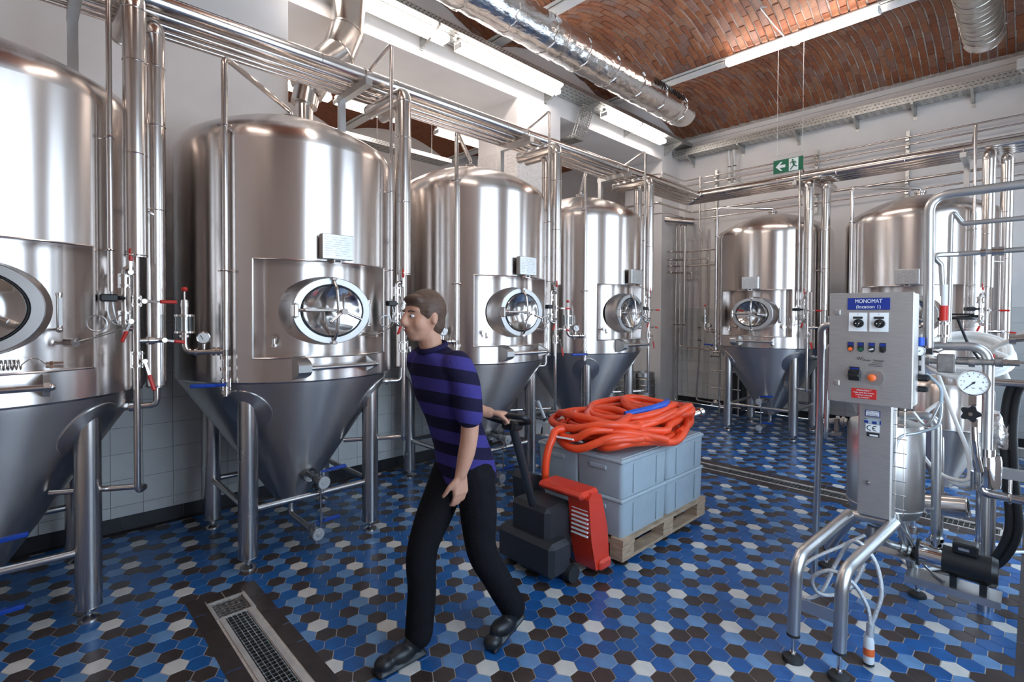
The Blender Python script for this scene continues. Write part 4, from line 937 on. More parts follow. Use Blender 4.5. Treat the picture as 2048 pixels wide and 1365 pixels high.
# frame and legs on adjustable feet
b = MB(); b.tube([W_(-.72,3.36,.565),W_(-.505,3.36,.575)],.024,12); b.tube([W_(-.72,3.85,.50),W_(-.505,3.85,.50)],.024,12); b.tube([W_(-.70,3.38,.555),W_(-.70,3.84,.50)],.024,12); b.tube([W_(-.52,3.38,.565),W_(-.52,3.84,.50)],.024,12); b.build('base_frame',M['satin'],sk)
LEGS = [[(-.715,3.36,.565),(-.795,2.72,.50),(-.80,2.70,.125)],[(-.51,3.36,.575),(-.605,2.73,.49),(-.609,2.716,.125)],[(-.515,3.58,.53),(-.477,3.835,.13)],[(-.72,3.60,.53),(-.94,3.86,.13)]]
FEET = [(-.801,2.70),(-.609,2.716),(-.470,3.868),(-.955,3.877)]
for pts,(fx,fy) in zip(LEGS,FEET):
    b = MB(); b.tube(fillet([W_(*p) for p in pts],.11,8),.0285,18); lg = b.build('leg',M['satin'],sk)
    e = Vector(pts[-1]); b = MB(); b.cyl(W_(*e)+Vector((0,0,.02)),W_(fx,fy,.02),.0085,n=10); b.cyl(W_(fx,fy,.03),W_(fx,fy,.042),.015,n=6); b.build('foot_screw',M['pipe'],lg)
    d_ = (Vector(pts[-2])-Vector(pts[-1])).normalized(); b = MB(); b.cyl(W_(*e)-d_*.004,W_(*e)+d_*.008,.0300,n=18); b.build('end_ring',M['rubber'],lg)
    b = MB(); b.lathe([(.001,.028),(.02,.028),(.042,.018),(.047,.008),(.047,0),(.001,0)],24,W_(fx,fy,0)); b.build('foot_pad',M['rubber'],lg)
b = MB(); b.box(W_(-.703,2.715,.28),(.17,.006,.06)); b.build('leg_tie',M['satin'],sk)
# pump and motor
b = MB(); b.box(W_(-.30,3.70,.20),(.40,.16,.012)); b.box(W_(-.30,3.63,.185),(.40,.012,.04)); b.box(W_(-.56,3.66,.30),(.22,.10,.008)); b.build('pump_base',M['satin'],sk)
b = MB(); b.cyl(W_(-.455,3.70,.33),W_(-.44,3.70,.33),.075,n=28); b.cyl(W_(-.34,3.70,.33),W_(-.325,3.70,.33),.075,n=28); b.build('pump_flange',M['black'],sk)
b = MB(); b.cyl(W_(-.44,3.70,.33),W_(-.34,3.70,.33),.062,n=28); b.cyl(W_(-.37,3.70,.38),W_(-.37,3.70,.45),.024,n=14); b.cyl(W_(-.37,3.70,.42),W_(-.37,3.70,.44),.034,n=16); b.build('pump_body',M['door'],sk)
b = MB(); b.cyl(W_(-.325,3.70,.33),W_(-.14,3.70,.33),.074,n=32); b.cyl(W_(-.14,3.70,.33),W_(-.115,3.70,.33),.076,.066,n=32)
b.box(W_(-.245,3.69,.425),(.105,.085,.06),bev=.008)
for k in range(9): a = R(-60+15*k-60); b.box(W_(-.23,3.70+.076*math.cos(a),.33+.076*math.sin(a)),(.16,.004,.008),M=Matrix.Rotation(0,3,'X'))
mt = b.build('motor',M['black'],sk)
q = MB(); q.box(W_(-.25,3.646,.425),(.045,.003,.014)); q.build('motor_plate',M['satin'],mt)
for x in (-.29,-.17): q = MB(); q.box(W_(x,3.70,.235),(.03,.12,.06)); q.build('motor_foot',M['black'],mt)
b = MB(); b.tube(fillet([W_(-.60,3.62,.51),W_(-.60,3.62,.36),W_(-.455,3.70,.33)],.05),.021,12)
for x in (-.53,-.50,-.475): b.cyl(W_(x,3.665+(x+.53)*.35,.345-(x+.53)*.2),W_(x+.012,3.67+(x+.53)*.35,.342-(x+.53)*.2),.034,n=16)
b.build('suction_pipe',M['rough'],sk)
b = MB(); b.cyl(W_(-.66,3.52,.46),W_(-.57,3.52,.45),.020,n=10); b.cyl(W_(-.64,3.52,.47),W_(-.64,3.52,.40),.024,n=12); b.cyl(W_(-.60,3.52,.47),W_(-.60,3.52,.42),.028,n=12); b.cyl(W_(-.64,3.52,.40),W_(-.65,3.5,.37),.012,n=8); b.build('drain_valve',M['rough'],sk)
# process pipes
def pp(nm,pts,r,m='pipe',fr=.05,n=14): q = MB(); q.tube(fillet([W_(*p) for p in pts],fr,7),r,n); return q.build(nm,M[m],sk)
pp('pressure_pipe',[(-.53,3.60,1.12),(-.366,3.60,1.145),(-.37,3.66,.50),(-.37,3.70,.44)],.0225,'satin',.07)
pp('loop_pipe',[(-.47,3.60,1.522),(-.165,3.60,1.532),(-.165,3.60,1.00)],.0235,'satin',.09)
pp('tall_pipe',[(-.398,3.50,1.52),(-.405,3.50,2.33),(.30,3.50,2.335)],.0235,'satin',.09)
pp('tall_pipe',[(-.349,3.85,1.55),(-.345,3.85,2.30),(-.295,3.85,2.215),(.30,3.85,2.215)],.014,'satin',.03)
p3 = pp('level_pipe',[(-.36,3.70,1.80),(-.37,3.70,1.98),(-.405,3.66,2.03),(-.30,3.70,2.03),(.30,3.70,2.04)],.014,'satin',.03)
for x in (-.21,-.165,-.14): q = MB(); q.cyl(W_(x,3.70,2.032),W_(x+.022,3.70,2.032),.024,n=16); q.build('union',M['pipe'],p3)
h1 = pp('side_rail',[(-.80,3.42,1.635),(-.885,3.42,1.63),(-.905,3.50,1.2),(-.965,3.655,.02)],.019,'satin',.06)
pp('side_rail',[(-.80,3.44,1.54),(-.855,3.44,1.50),(-.86,3.46,1.0),(-.875,3.5,.95)],.012,'satin',.04)
b = MB(); b.cyl(W_(-.345,3.60,1.615),W_(-.345,3.60,1.86),.0145,n=12); b.build('sight_tube',M['white'],sk)
b = MB(); b.cyl(W_(-.345,3.59,1.665),W_(-.345,3.59,1.745),.019,n=14); b.build('red_float',M['red'],sk)
b = MB(); valve_body(b,W_(-.343,3.60,1.615),(0,0,1),.024,.09); b.tube(fillet([W_(-.343,3.60,1.60),W_(-.343,3.60,1.505),W_(-.425,3.58,1.502)],.05),.0165,12); b.build('float_valve',M['pipe'],sk)
b = MB(); b.cyl(W_(-.424,3.45,1.53),W_(-.424,3.45,1.575),.017,n=16); b.build('regulator_knob',M['hoseblue'],sk)
b = MB(); b.box(W_(-.424,3.45,1.52),(.045,.04,.02)); b.box(W_(-.39,3.46,1.50),(.03,.03,.03)); b.box(W_(-.46,3.46,1.50),(.03,.03,.035)); b.build('regulator_block',M['black'],sk)
b = MB(); b.box(W_(-.424,3.46,1.43),(.036,.04,.12),bev=.008); rg = b.build('regulator_body',M['satin'],sk)
for z in (1.465,1.41): q = MB(); q.box(W_(-.424,3.438,z),(.010,.004,.028)); q.build('sight_slot',M['ink'],rg)
def gauge(c,r,nm='pressure_gauge'):
    c = Vector(c); q = MB(); ax = Vector((.10,-1,.05)).normalized(); q.lathe([(.001,-.02),(r*.9,-.02),(r,-.01),(r,.010),(r*.93,.014),(r*.90,.008)],36,W_(*c),tuple(ax)); g_ = q.build(nm,M['pipe'],sk)
    q = MB(); q.disc(W_(*c)+ax*.006,tuple(ax),r*.91,32,.002); q.build('dial',M['gaugeface'],g_)
    x_,y_,_ = frame_of(ax); q = MB()
    if y_.z < 0: x_,y_ = -x_,-y_
    for k in range(11):
        a = R(225-27*k); d_ = x_*math.cos(a)+y_*math.sin(a); q.tube([W_(*c)+ax*.0078+d_*r*.70,W_(*c)+ax*.0078+d_*r*.82],r*.016,4)
    a = R(225); d_ = x_*math.cos(a)+y_*math.sin(a); q.tube([W_(*c)+ax*.0085-d_*r*.15,W_(*c)+ax*.0085+d_*r*.72],[r*.045,r*.015],5); q.cyl(W_(*c)+ax*.007,W_(*c)+ax*.010,r*.09,n=10); q.build('scale_and_needle',M['ink'],g_)
    if r > .05:
        for k,nn in enumerate(('0','2','4','6','8','10')):
            a = R(225-54*k); text(g_,'dial_numeral',nn,W_(*c)+ax*.0082+(x_*math.cos(a)+y_*math.sin(a))*r*.56,.013,'ink',ext=.0002)
        text(g_,'dial_unit','bar',W_(*c)+ax*.0082-y_*r*.40,.010,'ink',ext=.0002)
    return g_
gauge((-.212,3.45,1.352),.064); gauge((-.424,3.425,1.503),.026)
b = MB(); b.box(W_(-.214,3.455,1.262),(.03,.03,.05)); b.box(W_(-.205,3.455,1.15),(.024,.024,.04)); b.tube([W_(-.21,3.455,1.24),W_(-.207,3.455,1.13)],.010,8); b.tube(fillet([W_(-.207,3.455,1.13),W_(-.204,3.455,1.06),W_(-.198,3.47,.98),W_(-.185,3.50,.90)],.04),.016,12); b.build('gauge_stem',M['pipe'],sk)
b = MB(); n = 30; pl = [((.036+.007*math.cos(5*2*PI*k/n))*math.cos(2*PI*k/n),(.036+.007*math.cos(5*2*PI*k/n))*math.sin(2*PI*k/n)) for k in range(n)]; b.prism(pl,W_(-.218,3.43,1.200),(1,0,0),(0,0,1),(0,-.028,0)); sk_ = b.build('star_knob',M['black'],sk)
b = MB(); b.cyl(W_(-.218,3.40,1.200),W_(-.218,3.45,1.200),.009,n=10); b.build('knob_screw',M['pipe'],sk_)
b = MB(); b.cyl(W_(-.165,3.60,1.00),W_(-.165,3.60,.96),.035,n=18); b.lathe([(.001,.80),(.05,.80),(.055,.82),(.055,.94),(.05,.965),(.02,.975),(.001,.975)],28,W_(-.16,3.62,0)); b.build('filter_pot',M['door'],sk)
b = MB(); b.box(W_(-.33,3.58,1.435),(.075,.06,.10),bev=.006); b.cyl(W_(-.45,3.58,1.44),W_(-.20,3.58,1.448),.015,n=12); b.cyl(W_(-.24,3.58,1.447),W_(-.215,3.58,1.447),.024,n=14); b.cyl(W_(-.42,3.58,1.44),W_(-.40,3.58,1.44),.022,n=12); b.cyl(W_(-.14,3.58,1.455),W_(-.11,3.58,1.455),.024,n=12); b.cyl(W_(-.22,3.58,1.45),W_(-.05,3.58,1.455),.016,n=12); b.build('control_valve',M['rough'],sk)
lever('red_lever',sk,W_(-.10,3.55,1.462),(1,0,-.03),.26,'red',stem=(0,-1,0),w=.022)
for k,(a,c) in enumerate((((-.40,3.46,1.38),(-.365,3.45,1.12)),((-.45,3.45,1.17),(-.40,3.45,1.10)))):
    b = MB(); b.tube(spline([W_(*a),W_(a[0]+.06,3.44,a[2]-.06),W_(-.335,3.44,1.24),W_(-.345,3.44,1.12),W_(-.42,3.42,1.07),W_(-.50,3.38,1.03),W_(-.515,3.36,.9)],6),.008,8); b.build('control_cable',M['crate'] if k == 0 else M['satin'],sk)
b = MB(); b.box(W_(-.415,3.44,1.36),(.07,.05,.035),bev=.01); b.box(W_(-.415,3.44,1.30),(.06,.05,.03),bev=.01); b.build('cable_gland',M['black'],sk)
b = MB(); b.tube(spline([W_(-.50,3.38,.62),W_(-.49,3.40,.55),W_(-.47,3.55,.45),W_(-.45,3.75,.28),W_(-.40,3.74,.22),W_(-.33,3.66,.215)],6),.007,6); b.build('motor_cable',M['satin'],sk)
b = MB(); b.cyl(W_(-.47,4.20,.47),W_(-.275,4.20,.50),.063,n=28); b.cyl(W_(-.55,4.18,.46),W_(-.47,4.20,.47),.03,n=16); b.torus(W_(-.275,4.20,.50),(1,0,.1),.060,.006,28,6); b.cyl(W_(-.285,4.20,.495),W_(-.27,4.20,.50),.045,n=20); sl = b.build('silencer',M['clad'],sk)
b = MB(); b.disc(W_(-.268,4.20,.50),(1,0,.1),.044,20,.004); b.build('silencer_mouth',M['dark'],sl)
b = MB(); b.tube(fillet([W_(-.55,4.18,.46),W_(-.60,4.1,.47),W_(-.60,3.8,.60)],.05),.022,10); b.build('silencer_pipe',M['pipe'],sk)
# braided hose hung over the legs, with its plug
t = thing('braided_hose','silver braided hose looped over the skid legs with a red-banded plug','hose',(-.6,3.0,0))
HO = Vector((-.6,3.0,0)); P_ = [(-.64,3.35,.47),(-.72,3.24,.42),(-.83,3.05,.36),(-.865,2.95,.28),(-.815,2.90,.225),(-.74,2.93,.27),(-.69,2.99,.42),(-.62,3.0,.555),(-.53,2.98,.50),(-.492,2.95,.37),(-.51,2.93,.26),(-.527,2.92,.20)]
b = MB(); b.tube(spline([Vector(p)-HO for p in P_],10),.0095,10); b.build('hose',M['braid'],t)
P_ = [(-.527,2.92,.20),(-.545,2.92,.29),(-.60,2.90,.385),(-.68,2.86,.43),(-.755,2.84,.375),(-.745,2.86,.30),(-.69,2.92,.28),(-.62,2.98,.33),(-.575,3.02,.45)]
b = MB(); b.tube(spline([Vector(p)-HO for p in P_],10),.0095,10); b.build('hose',M['braid'],t)
b = MB(); b.cyl(Vector((-.527,2.92,.21))-HO,Vector((-.53,2.915,.15))-HO,.017,n=14); b.build('sleeve',M['braid'],t)
b = MB(); b.lathe([(.001,.004),(.021,.004),(.023,.02),(.022,.11),(.015,.135),(.001,.135)],20,Vector((-.532,2.912,.015))-HO); b.build('plug',M['white'],t)
b = MB(); b.lathe([(.0236,.06),(.0236,.095)],20,Vector((-.532,2.912,.0))-HO); b.build('plug_band',M['orange'],t)
b = MB(); b.cyl(Vector((-.532,2.912,.012))-HO,Vector((-.532,2.912,.022))-HO,.0235,n=20); b.build('plug_foot',M['black'],t)
# ================================================================= SMALL CONICAL TANK AND FILTER TROLLEY BEHIND
t = thing('yeast_tank','small pale conical steel tank behind the control cabinet skid','tank',(-.46,4.95,0))
b = MB(); b.lathe([(.001,.42),(.05,.42),(.275,.88)],48); b.build('cone_bottom',M['cone'],t)
b = MB(); b.lathe([(.275,.88),(.275,1.15),(.25,1.20),(.12,1.24),(.001,1.25)],48); b.build('tank_body',M['tank'],t)
b = MB(); b.torus((0,0,.882),(0,0,1),.276,.006,40,6); b.build('weld_band',M['clad'],t)
for a in (30,150,270): p = pol(a,.23,0); b = MB(); b.cyl(p,p+Vector((0,0,.84)),.026,n=16); b.cyl(p,p+Vector((0,0,.02)),.035,n=16); b.build('leg',M['leg'],t)
b = MB(); b.tube(fillet([(0,0,.37),(0,0,.28),(.12,-.10,.27)],.04),.018,10); b.cyl((.09,-.075,.27),(.11,-.09,.27),.032,n=14); b.cyl((.10,-.083,.27),(.10,-.083,.35),.007,n=6); b.build('outlet_valve',M['pipe'],t)
b = MB(); b.cyl((0,0,1.24),(0,0,1.33),.03,n=16); b.cyl((0,0,1.30),(0,0,1.32),.05,n=18); b.build('top_port',M['pipe'],t)
def coil(name,lb,c,Rx,Ry,turns,r,m,seed,tail=None,tilt=0,grp=None,wob=.06,step=None,tail0=None):
    rn = random.Random(seed); pts = []; N = 14
    for k in range(turns*N):
        a = 2*PI*k/N; q = 1+wob*math.sin(k*.37+seed)+rn.uniform(-.03,.03)*wob*8
        zz = (k/N)*(step if step is not None else r*.9)
        pts.append(Vector(c)+Vector((Rx*q*math.cos(a),Ry*q*math.sin(a),zz+tilt*math.sin(a)+rn.uniform(-.3,.3)*r)))
    if tail0: pts = [Vector(p) for p in tail0]+pts
    if tail: pts += [Vector(p) for p in tail]
    b = MB(); b.tube(spline(pts,4),r,10); return tag(b.build(name,M[m]),lb,'hose',grp)
coil('white_hose','coil of translucent white hose lying on top of small conical tank',(-.34,4.75,1.385),.225,.19,7,.0165,'whose',3,tail=[(-.20,4.75,1.46),(-.10,4.55,1.54),(.05,4.3,1.65),(.30,4.2,1.8)],wob=.09,step=.011,tilt=.115)
b = MB(); b.tube(spline([(-.50,4.74,1.33),(-.43,4.62,1.15),(-.36,4.52,.97),(-.30,4.45,.82),(-.28,4.42,.70),(-.30,4.40,.62),(-.42,4.44,.62),(-.53,4.50,.72),(-.57,4.55,.86),(-.53,4.58,1.0),(-.44,4.62,1.10)],8),.0125,10); tag(b.build('white_hose',M['whose']),'loose loop of white hose hanging before the small conical tank','hose')
b = MB(); b.tube(spline([(-.15,4.72,1.36),(-.10,4.6,1.2),(-.115,4.5,.98),(-.16,4.45,.80),(-.22,4.42,.66),(-.33,4.42,.58),(-.46,4.46,.64)],8),.0125,10); tag(b.build('white_hose',M['whose']),'white hose hanging at the right of the small conical tank','hose')
b = MB(); b.tube(spline([(-.62,4.35,.012),(-.50,4.25,.012),(-.30,4.6,.012),(-.12,5.0,.012),(.2,5.3,.012)],8),.011,8); tag(b.build('white_hose',M['whose']),'thin white hose lying on the floor behind the skid','hose')
t = thing('filter_trolley','low steel trolley frame with pipes cut off by the right edge','machine',(0,4.0,0)); TO = Vector((0,4.0,0))
def V3(x,y,z): return Vector((x,y,z))-TO
b = MB(); b.box(V3(.10,3.93,.815),(.62,.05,.055)); b.box(V3(.10,4.6,.815),(.62,.05,.055)); b.box(V3(-.18,4.26,.815),(.05,.66,.055)); b.build('frame',M['satin'],t)
b = MB(); b.tube(fillet([V3(-.20,3.90,.84),V3(-.20,3.90,.69),V3(-.12,3.90,.688),(V3(.38,3.90,.688))],.05),.024,14); b.cyl(V3(-.20,3.90,.84),V3(-.20,3.90,.90),.030,n=16); b.cyl(V3(-.21,3.92,.70),V3(-.21,3.92,.80),.036,n=16); b.build('low_pipe',M['pipe'],t)
for x in (-.082,.25): b = MB(); b.cyl(V3(x,3.90,.66),V3(x,3.93,.80),.008,n=8); b.torus(V3(x,3.90,.688),(1,0,0),.028,.007,14,6); b.build('pipe_hanger',M['pipe'],t)
for x,y in ((-.18,4.6),(.36,3.93),(.36,4.6)): b = MB(); b.cyl(V3(x,y,0),V3(x,y,.80),.02,n=12); b.build('post',M['satin'],t)
b = MB(); b.cyl(V3(-.18,3.95,.10),V3(-.18,3.95,.80),.018,n=12); b.cyl(V3(-.18,3.95,0.0),V3(-.18,3.95,.10),.03,n=14); b.build('post',M['satin'],t)
b = MB(); b.cyl(V3(-.20,4.30,1.285),V3(.38,4.30,1.29),.024,n=14); b.cyl(V3(.05,4.30,.82),V3(.05,4.30,1.28),.018,n=10); b.build('high_pipe',M['pipe'],t)
b = MB(); b.tube(fillet([V3(-.10,4.35,1.55),V3(.02,4.35,1.57),V3(.38,4.35,1.58)],.05),.022,12); b.cyl(V3(-.11,4.35,1.55),V3(-.08,4.35,1.552),.034,n=14); b.cyl(V3(-.02,4.35,1.565),V3(.01,4.35,1.567),.032,n=14); b.cyl(V3(.2,4.35,.82),V3(.2,4.35,1.57),.018,n=10); b.build('upper_pipe',M['pipe'],t)
for k,x in enumerate((-.115,-.075)):
    b = MB(); b.tube(spline([V3(x+.03,4.32,1.285),V3(x+.005,4.37,1.2),V3(x-.01,4.40,1.0),V3(x,4.42,.7),V3(x+.02,4.45,.35),V3(x-.06,4.5,.10),V3(x-.16,4.55,.03),V3(x-.2,4.7,.03)],6),.022,10); b.build('black_hose',M['rubber'],t)
b = MB(); b.lathe([(.001,.86),(.075,.86),(.08,.88),(.08,1.06),(.07,1.08),(.001,1.085)],28,V3(-.155,4.45,0)); b.build('foil_pot',M['foil'],t)
b = MB(); b.torus(V3(-.35,4.35,1.675),(0,0,1),.06,.008,16,8,ex=1.5); b.tube([V3(-.45,4.35,1.67),V3(-.25,4.35,1.69)],.008,8); b.box(V3(-.33,4.35,1.70),(.12,.02,.012)); b.tube([V3(-.35,4.35,1.675),V3(-.30,4.35,1.52),V3(-.18,4.35,1.3)],.008,8); b.build('black_handwheel',M['black'],t)
# ================================================================= PALLET WITH CRATES, ON A RED PALLET TRUCK
PX0,PX1,PY0,PY1 = -2.67,-1.87,2.84,4.04
t = thing('wooden_pallet','wooden pallet under the grey crates','pallet',((PX0+PX1)/2,(PY0+PY1)/2,.045)); PO = Vector(((PX0+PX1)/2,(PY0+PY1)/2,0))
for k in range(5): b = MB(); b.box((-.35+.175*k,0,.133),(.125 if k % 2 else .10,1.2,.022)); b.build('deck_plank',M['wood'],t)
for yy in (-.53,0,.53): b = MB(); b.box((0,yy,.111),(.8,.14,.022)); b.build('cross_plank',M['wood'],t)
for xx in (-.345,0,.345):
    b = MB(); b.box((xx,0,.011),(.10,1.2,.022)); b.build('runner',M['wood'],t)
    for yy in (-.53,0,.53): b = MB(); b.box((xx,yy,.061),(.10,.14,.078)); b.build('block',M['wood'],t)
CZ = .144+.045
def crate(x,y,z,lb,sx=.39,sy=.585,h=.265):
    t = thing('plastic_crate',lb,'crate',(x,y,z),0,'grey plastic crates on the pallet')
    b = MB(); vs = []; rings = []
    for zz,k,cr_ in ((0,.965,.03),(.02,.975,.03),(h-.03,1.0,.03)):
        q = []
        for cx_,cy_,a0 in ((1,1,0),(-1,1,90),(-1,-1,180),(1,-1,270)):
            for j in range(5):
                a = R(a0+22.5*j); q.append(len(vs)); vs.append((cx_*(sx/2*k-cr_)+cr_*math.cos(a),cy_*(sy/2*k-cr_)+cr_*math.sin(a),zz))
        rings.append(q)
    fs = [tuple(reversed(rings[0])),tuple(rings[-1])]
    for a,c in zip(rings,rings[1:]): fs += [(a[j],a[(j+1)%20],c[(j+1)%20],c[j]) for j in range(20)]
    b.add(vs,fs); b.build('crate_body',M['crate'],t)
    b = MB(); b.box((0,0,h-.018),(sx+.012,sy+.012,.030),bev=.010); b.box((0,0,h-.001),(sx-.03,sy-.03,.010),bev=.004); b.build('crate_rim',M['crate'],t)
    for s in (-1,1):
        b = MB(); b.box((0,s*(sy/2+.004),h-.075),(.14,.012,.028),bev=.004); b.build('grip',M['crate'],t)
    for s in (-1,1):
        for yy in (-.15,.15): b = MB(); b.box((s*(sx/2+.001),yy,h*.45),(.008,.02,h*.75)); b.build('rib',M['crate'],t)
    return t
names = {(1,0):'near',(1,1):'far',(0,0):'hidden-side near',(0,1):'hidden-side far'}
for ix,x in ((1,-1.87-.215),(0,-2.67+.215)):
    for iy,y in ((0,PY0+.305),(1,PY1-.305)):
        for iz in (0,1): crate(x,y,CZ+.265*iz,('lower ' if iz == 0 else 'upper ')+names[(ix,iy)]+' grey crate on the pallet'+(' facing the viewer' if ix else ''))
b = MB(); b.box((0,0,0),(.22,.012,.16),M=Matrix.Rotation(.35,3,'X')); o = b.build('paper_sheet',M['paper']); o.location = (-2.33,PY0-.06,.80); o.rotation_euler = (.9,0,.15); tag(o,'white paper sheet on the near end of the crates','paper')
# hoses
HZ = CZ+.53+.028
def hose(lb,c,Rx,Ry,turns,seed,tail,step,wob=.10,r=.027,m='hose'): return coil('orange_hose',lb,c,Rx,Ry,turns,r,m,seed,tail=tail,grp='orange-red hoses piled on the crates',wob=wob,step=step)
def pile(lb,c,Rx,Ry,turns,seed,z0,tail=(),tail0=(),r=.0275,step=.026,jit=.06):
    rn = random.Random(seed); pts = [Vector(p) for p in tail0]; N = 12; cx,cy_ = c
    for t_ in range(turns):
        ox,oy = rn.uniform(-jit,jit),rn.uniform(-jit*1.4,jit*1.4); qx,qy = Rx*rn.uniform(.80,1.12),Ry*rn.uniform(.82,1.1); ph = rn.uniform(-.4,.4)
        for k in range(N):
            a = 2*PI*k/N; w = k/N; x = cx+ox+qx*math.cos(a+ph*w); y = cy_+oy+qy*math.sin(a+ph*w)
            z = HZ+z0+step*(t_+w)+.022*math.sin(2*a+seed+t_)+rn.uniform(-.006,.006)
            over = max(0,x+1.87+.01)+max(0,PY0+.0-y)*1.0
            z -= over*.9
            pts.append(Vector((x,y,z)))
    pts += [Vector(p) for p in tail]
    b = MB(); b.tube(spline(pts,4),r,10); return tag(b.build('orange_hose',M['hose']),lb,'hose','orange-red hoses piled on the crates')
pile('orange-red hose coiled lowest on the crates, its end hanging over the truck',(-2.25,3.42),.36,.60,4,2,.01,[(-2.33,2.82,HZ+.12),(-2.36,2.68,HZ+.05),(-2.37,2.63,HZ-.10),(-2.38,2.64,HZ-.26)])
pile('orange-red hose coiled in wide loops on top of the pile',(-2.22,3.52),.33,.50,4,5,.09,[(-2.0,3.75,HZ+.22),(-2.15,3.98,HZ+.16)])
pile('orange-red hose in tight loops at the near end of the pile',(-2.26,3.06),.30,.26,3,9,.11,[(-2.1,3.3,HZ+.20)],jit=.05)
pile('orange-red hose in loops at the far end of the pile',(-2.18,3.80),.27,.27,3,12,.14,[(-2.1,3.6,HZ+.20)],jit=.05)
pile('orange-red hose sagging over the near upper crate edge',(-2.02,3.25),.17,.42,2,21,.02,[(-2.2,3.3,HZ+.14)],jit=.03)
b = MB(); b.tube(spline([(-2.10,3.20,HZ+.20),(-2.0,3.38,HZ+.235),(-1.98,3.55,HZ+.25),(-2.05,3.72,HZ+.24)],6),.026,10); tag(b.build('blue_hose',M['hoseblue']),'short blue hose piece among the orange hoses','hose')
for i,(p,q) in enumerate((((-1.99,3.90,HZ+.10),(-1.93,4.07,HZ+.13)),((-2.45,2.92,HZ+.17),(-2.40,2.84,HZ+.15)))):
    b = MB(); b.tube([p,q],.024,12); d = (Vector(q)-Vector(p)).normalized(); b.cyl(Vector(q)-d*.02,Vector(q)+d*.012,.034,n=16); tag(b.build('hose_coupling',M['pipe']),['steel hose coupling at the far right end of the hose pile','steel hose coupling at the near left end of the pile'][i],'coupling')
# red pallet truck
t = thing('pallet_truck','red and black electric pallet truck carrying the loaded pallet','pallet truck',(-2.27,2.60,0))
for xx in (-.19,.19): b = MB(); b.box((xx,.78,.112),(.15,1.12,.045),bev=.01); b.build('fork',M['jackred'],t)
for xx in (-.19,.19): b = MB(); b.cyl((xx-.05,1.22,.045),(xx+.05,1.22,.045),.042,n=20); b.build('fork_roller',M['rubber'],t)
b = MB(); b.prism([(0,.05),(.10,.05),(.14,.10),(.12,.30),(.05,.53),(-.05,.56),(-.08,.52),(-.05,.25)],(.175,.02,0),(0,1,0),(0,0,1),(.17,0,0)); b.build('side_cowl',M['jackred'],t)
b = MB(); b.prism([(0,.05),(.10,.05),(.14,.10),(.12,.30),(.05,.53),(-.05,.56),(-.08,.52),(-.05,.25)],(-.345,.02,0),(0,1,0),(0,0,1),(.17,0,0)); b.build('side_cowl',M['jackdark'],t)
b = MB(); b.box((.14,-.02,.545),(.38,.19,.05),bev=.02); b.build('top_cowl',M['jackred'],t)
for k in range(9): b = MB(); b.box((.265,-.056+.0195*0,.50-.027*k),(.13,.012,.010),M=Matrix.Rotation(-.2,3,'X')); o = b.build('vent_stripe',M['paper'],t); o.location = (0,.012-.001*k,0)
b = MB(); b.box((.0,-.12,.26),(.34,.26,.40),bev=.03); b.box((0,-.20,.16),(.50,.20,.22),bev=.03); b.build('drive_housing',M['jackdark'],t)
b = MB(); b.cyl((-.05,-.18,.105),(.05,-.18,.105),.105,n=28); b.build('drive_wheel',M['rubber'],t)
for s in (-1,1): b = MB(); b.cyl((s*.25-.03,-.12,.055),(s*.25+.03,-.12,.055),.055,n=22); b.build('castor',M['rubber'],t)
b = MB(); b.box((.27,.10,.075),(.20,.12,.07),bev=.015); b.build('skirt',M['jackred'],t)
TI = Vector((.0,-.20,.42)); TE = Vector((.21,-.60,1.06)); b = MB(); b.tube([TI,TE],.026,12); b.build('tiller',M['jackdark'],t)
b = MB(); dv = Vector((.9,.35,0)).normalized(); b.tube(fillet([TE,TE+Vector((0,-.02,.03))+dv*.13,TE+Vector((.03,-.10,.07))+dv*.13,TE+Vector((.03,-.10,.07))-dv*.13,TE+Vector((0,-.02,.03))-dv*.13,TE],.04),.016,10); b.box(TE,(.11,.09,.06),bev=.015); b.build('tiller_head',M['black'],t)
# ================================================================= GREY CONTROL BOX BETWEEN THE TANKS
t = thing('actuator_box','pale grey actuator box on a pipe between third and fourth tank','actuator',(-3.42,3.98,.50))
b = MB(); b.prism([(-.07,-.07),(.05,-.07),(.08,-.03),(.08,.04),(.05,.075),(-.07,.075)],(0,-.05,.0),(0,1,0),(0,0,1),(-.12,0,0)); b.build('housing',M['white'],t)
b = MB(); b.cyl((-.06,-.02,-.07),(-.06,-.02,-.22),.02,n=12); b.cyl((-.06,-.02,-.13),(-.06,-.02,-.16),.04,n=14); b.cyl((-.06,-.02,-.22),(-.06,-.02,-.50),.018,n=10); b.build('valve_stem',M['rough'],t)
b = MB(); b.cyl((-.08,-.14,-.10),(-.08,-.14,-.24),.016,n=10); b.build('red_handle',M['red'],t)
b = MB(); b.cyl((-.08,-.10,-.10),(-.08,-.15,-.10),.006,n=6); b.build('handle_pin',M['pipe'],t)
b = MB(); b.tube(spline([(-.08,0,.07),(-.10,-.06,.14),(-.11,-.10,.06),(-.12,-.12,-.05)],6),.012,8); b.build('cable',M['rubber'],t)
b = MB(); b.tube([(-.10,-.20,.30),(-.08,-.12,.12)],.016,10); b.build('white_tube',M['white'],t)
# ================================================================= PERSON pulling the truck

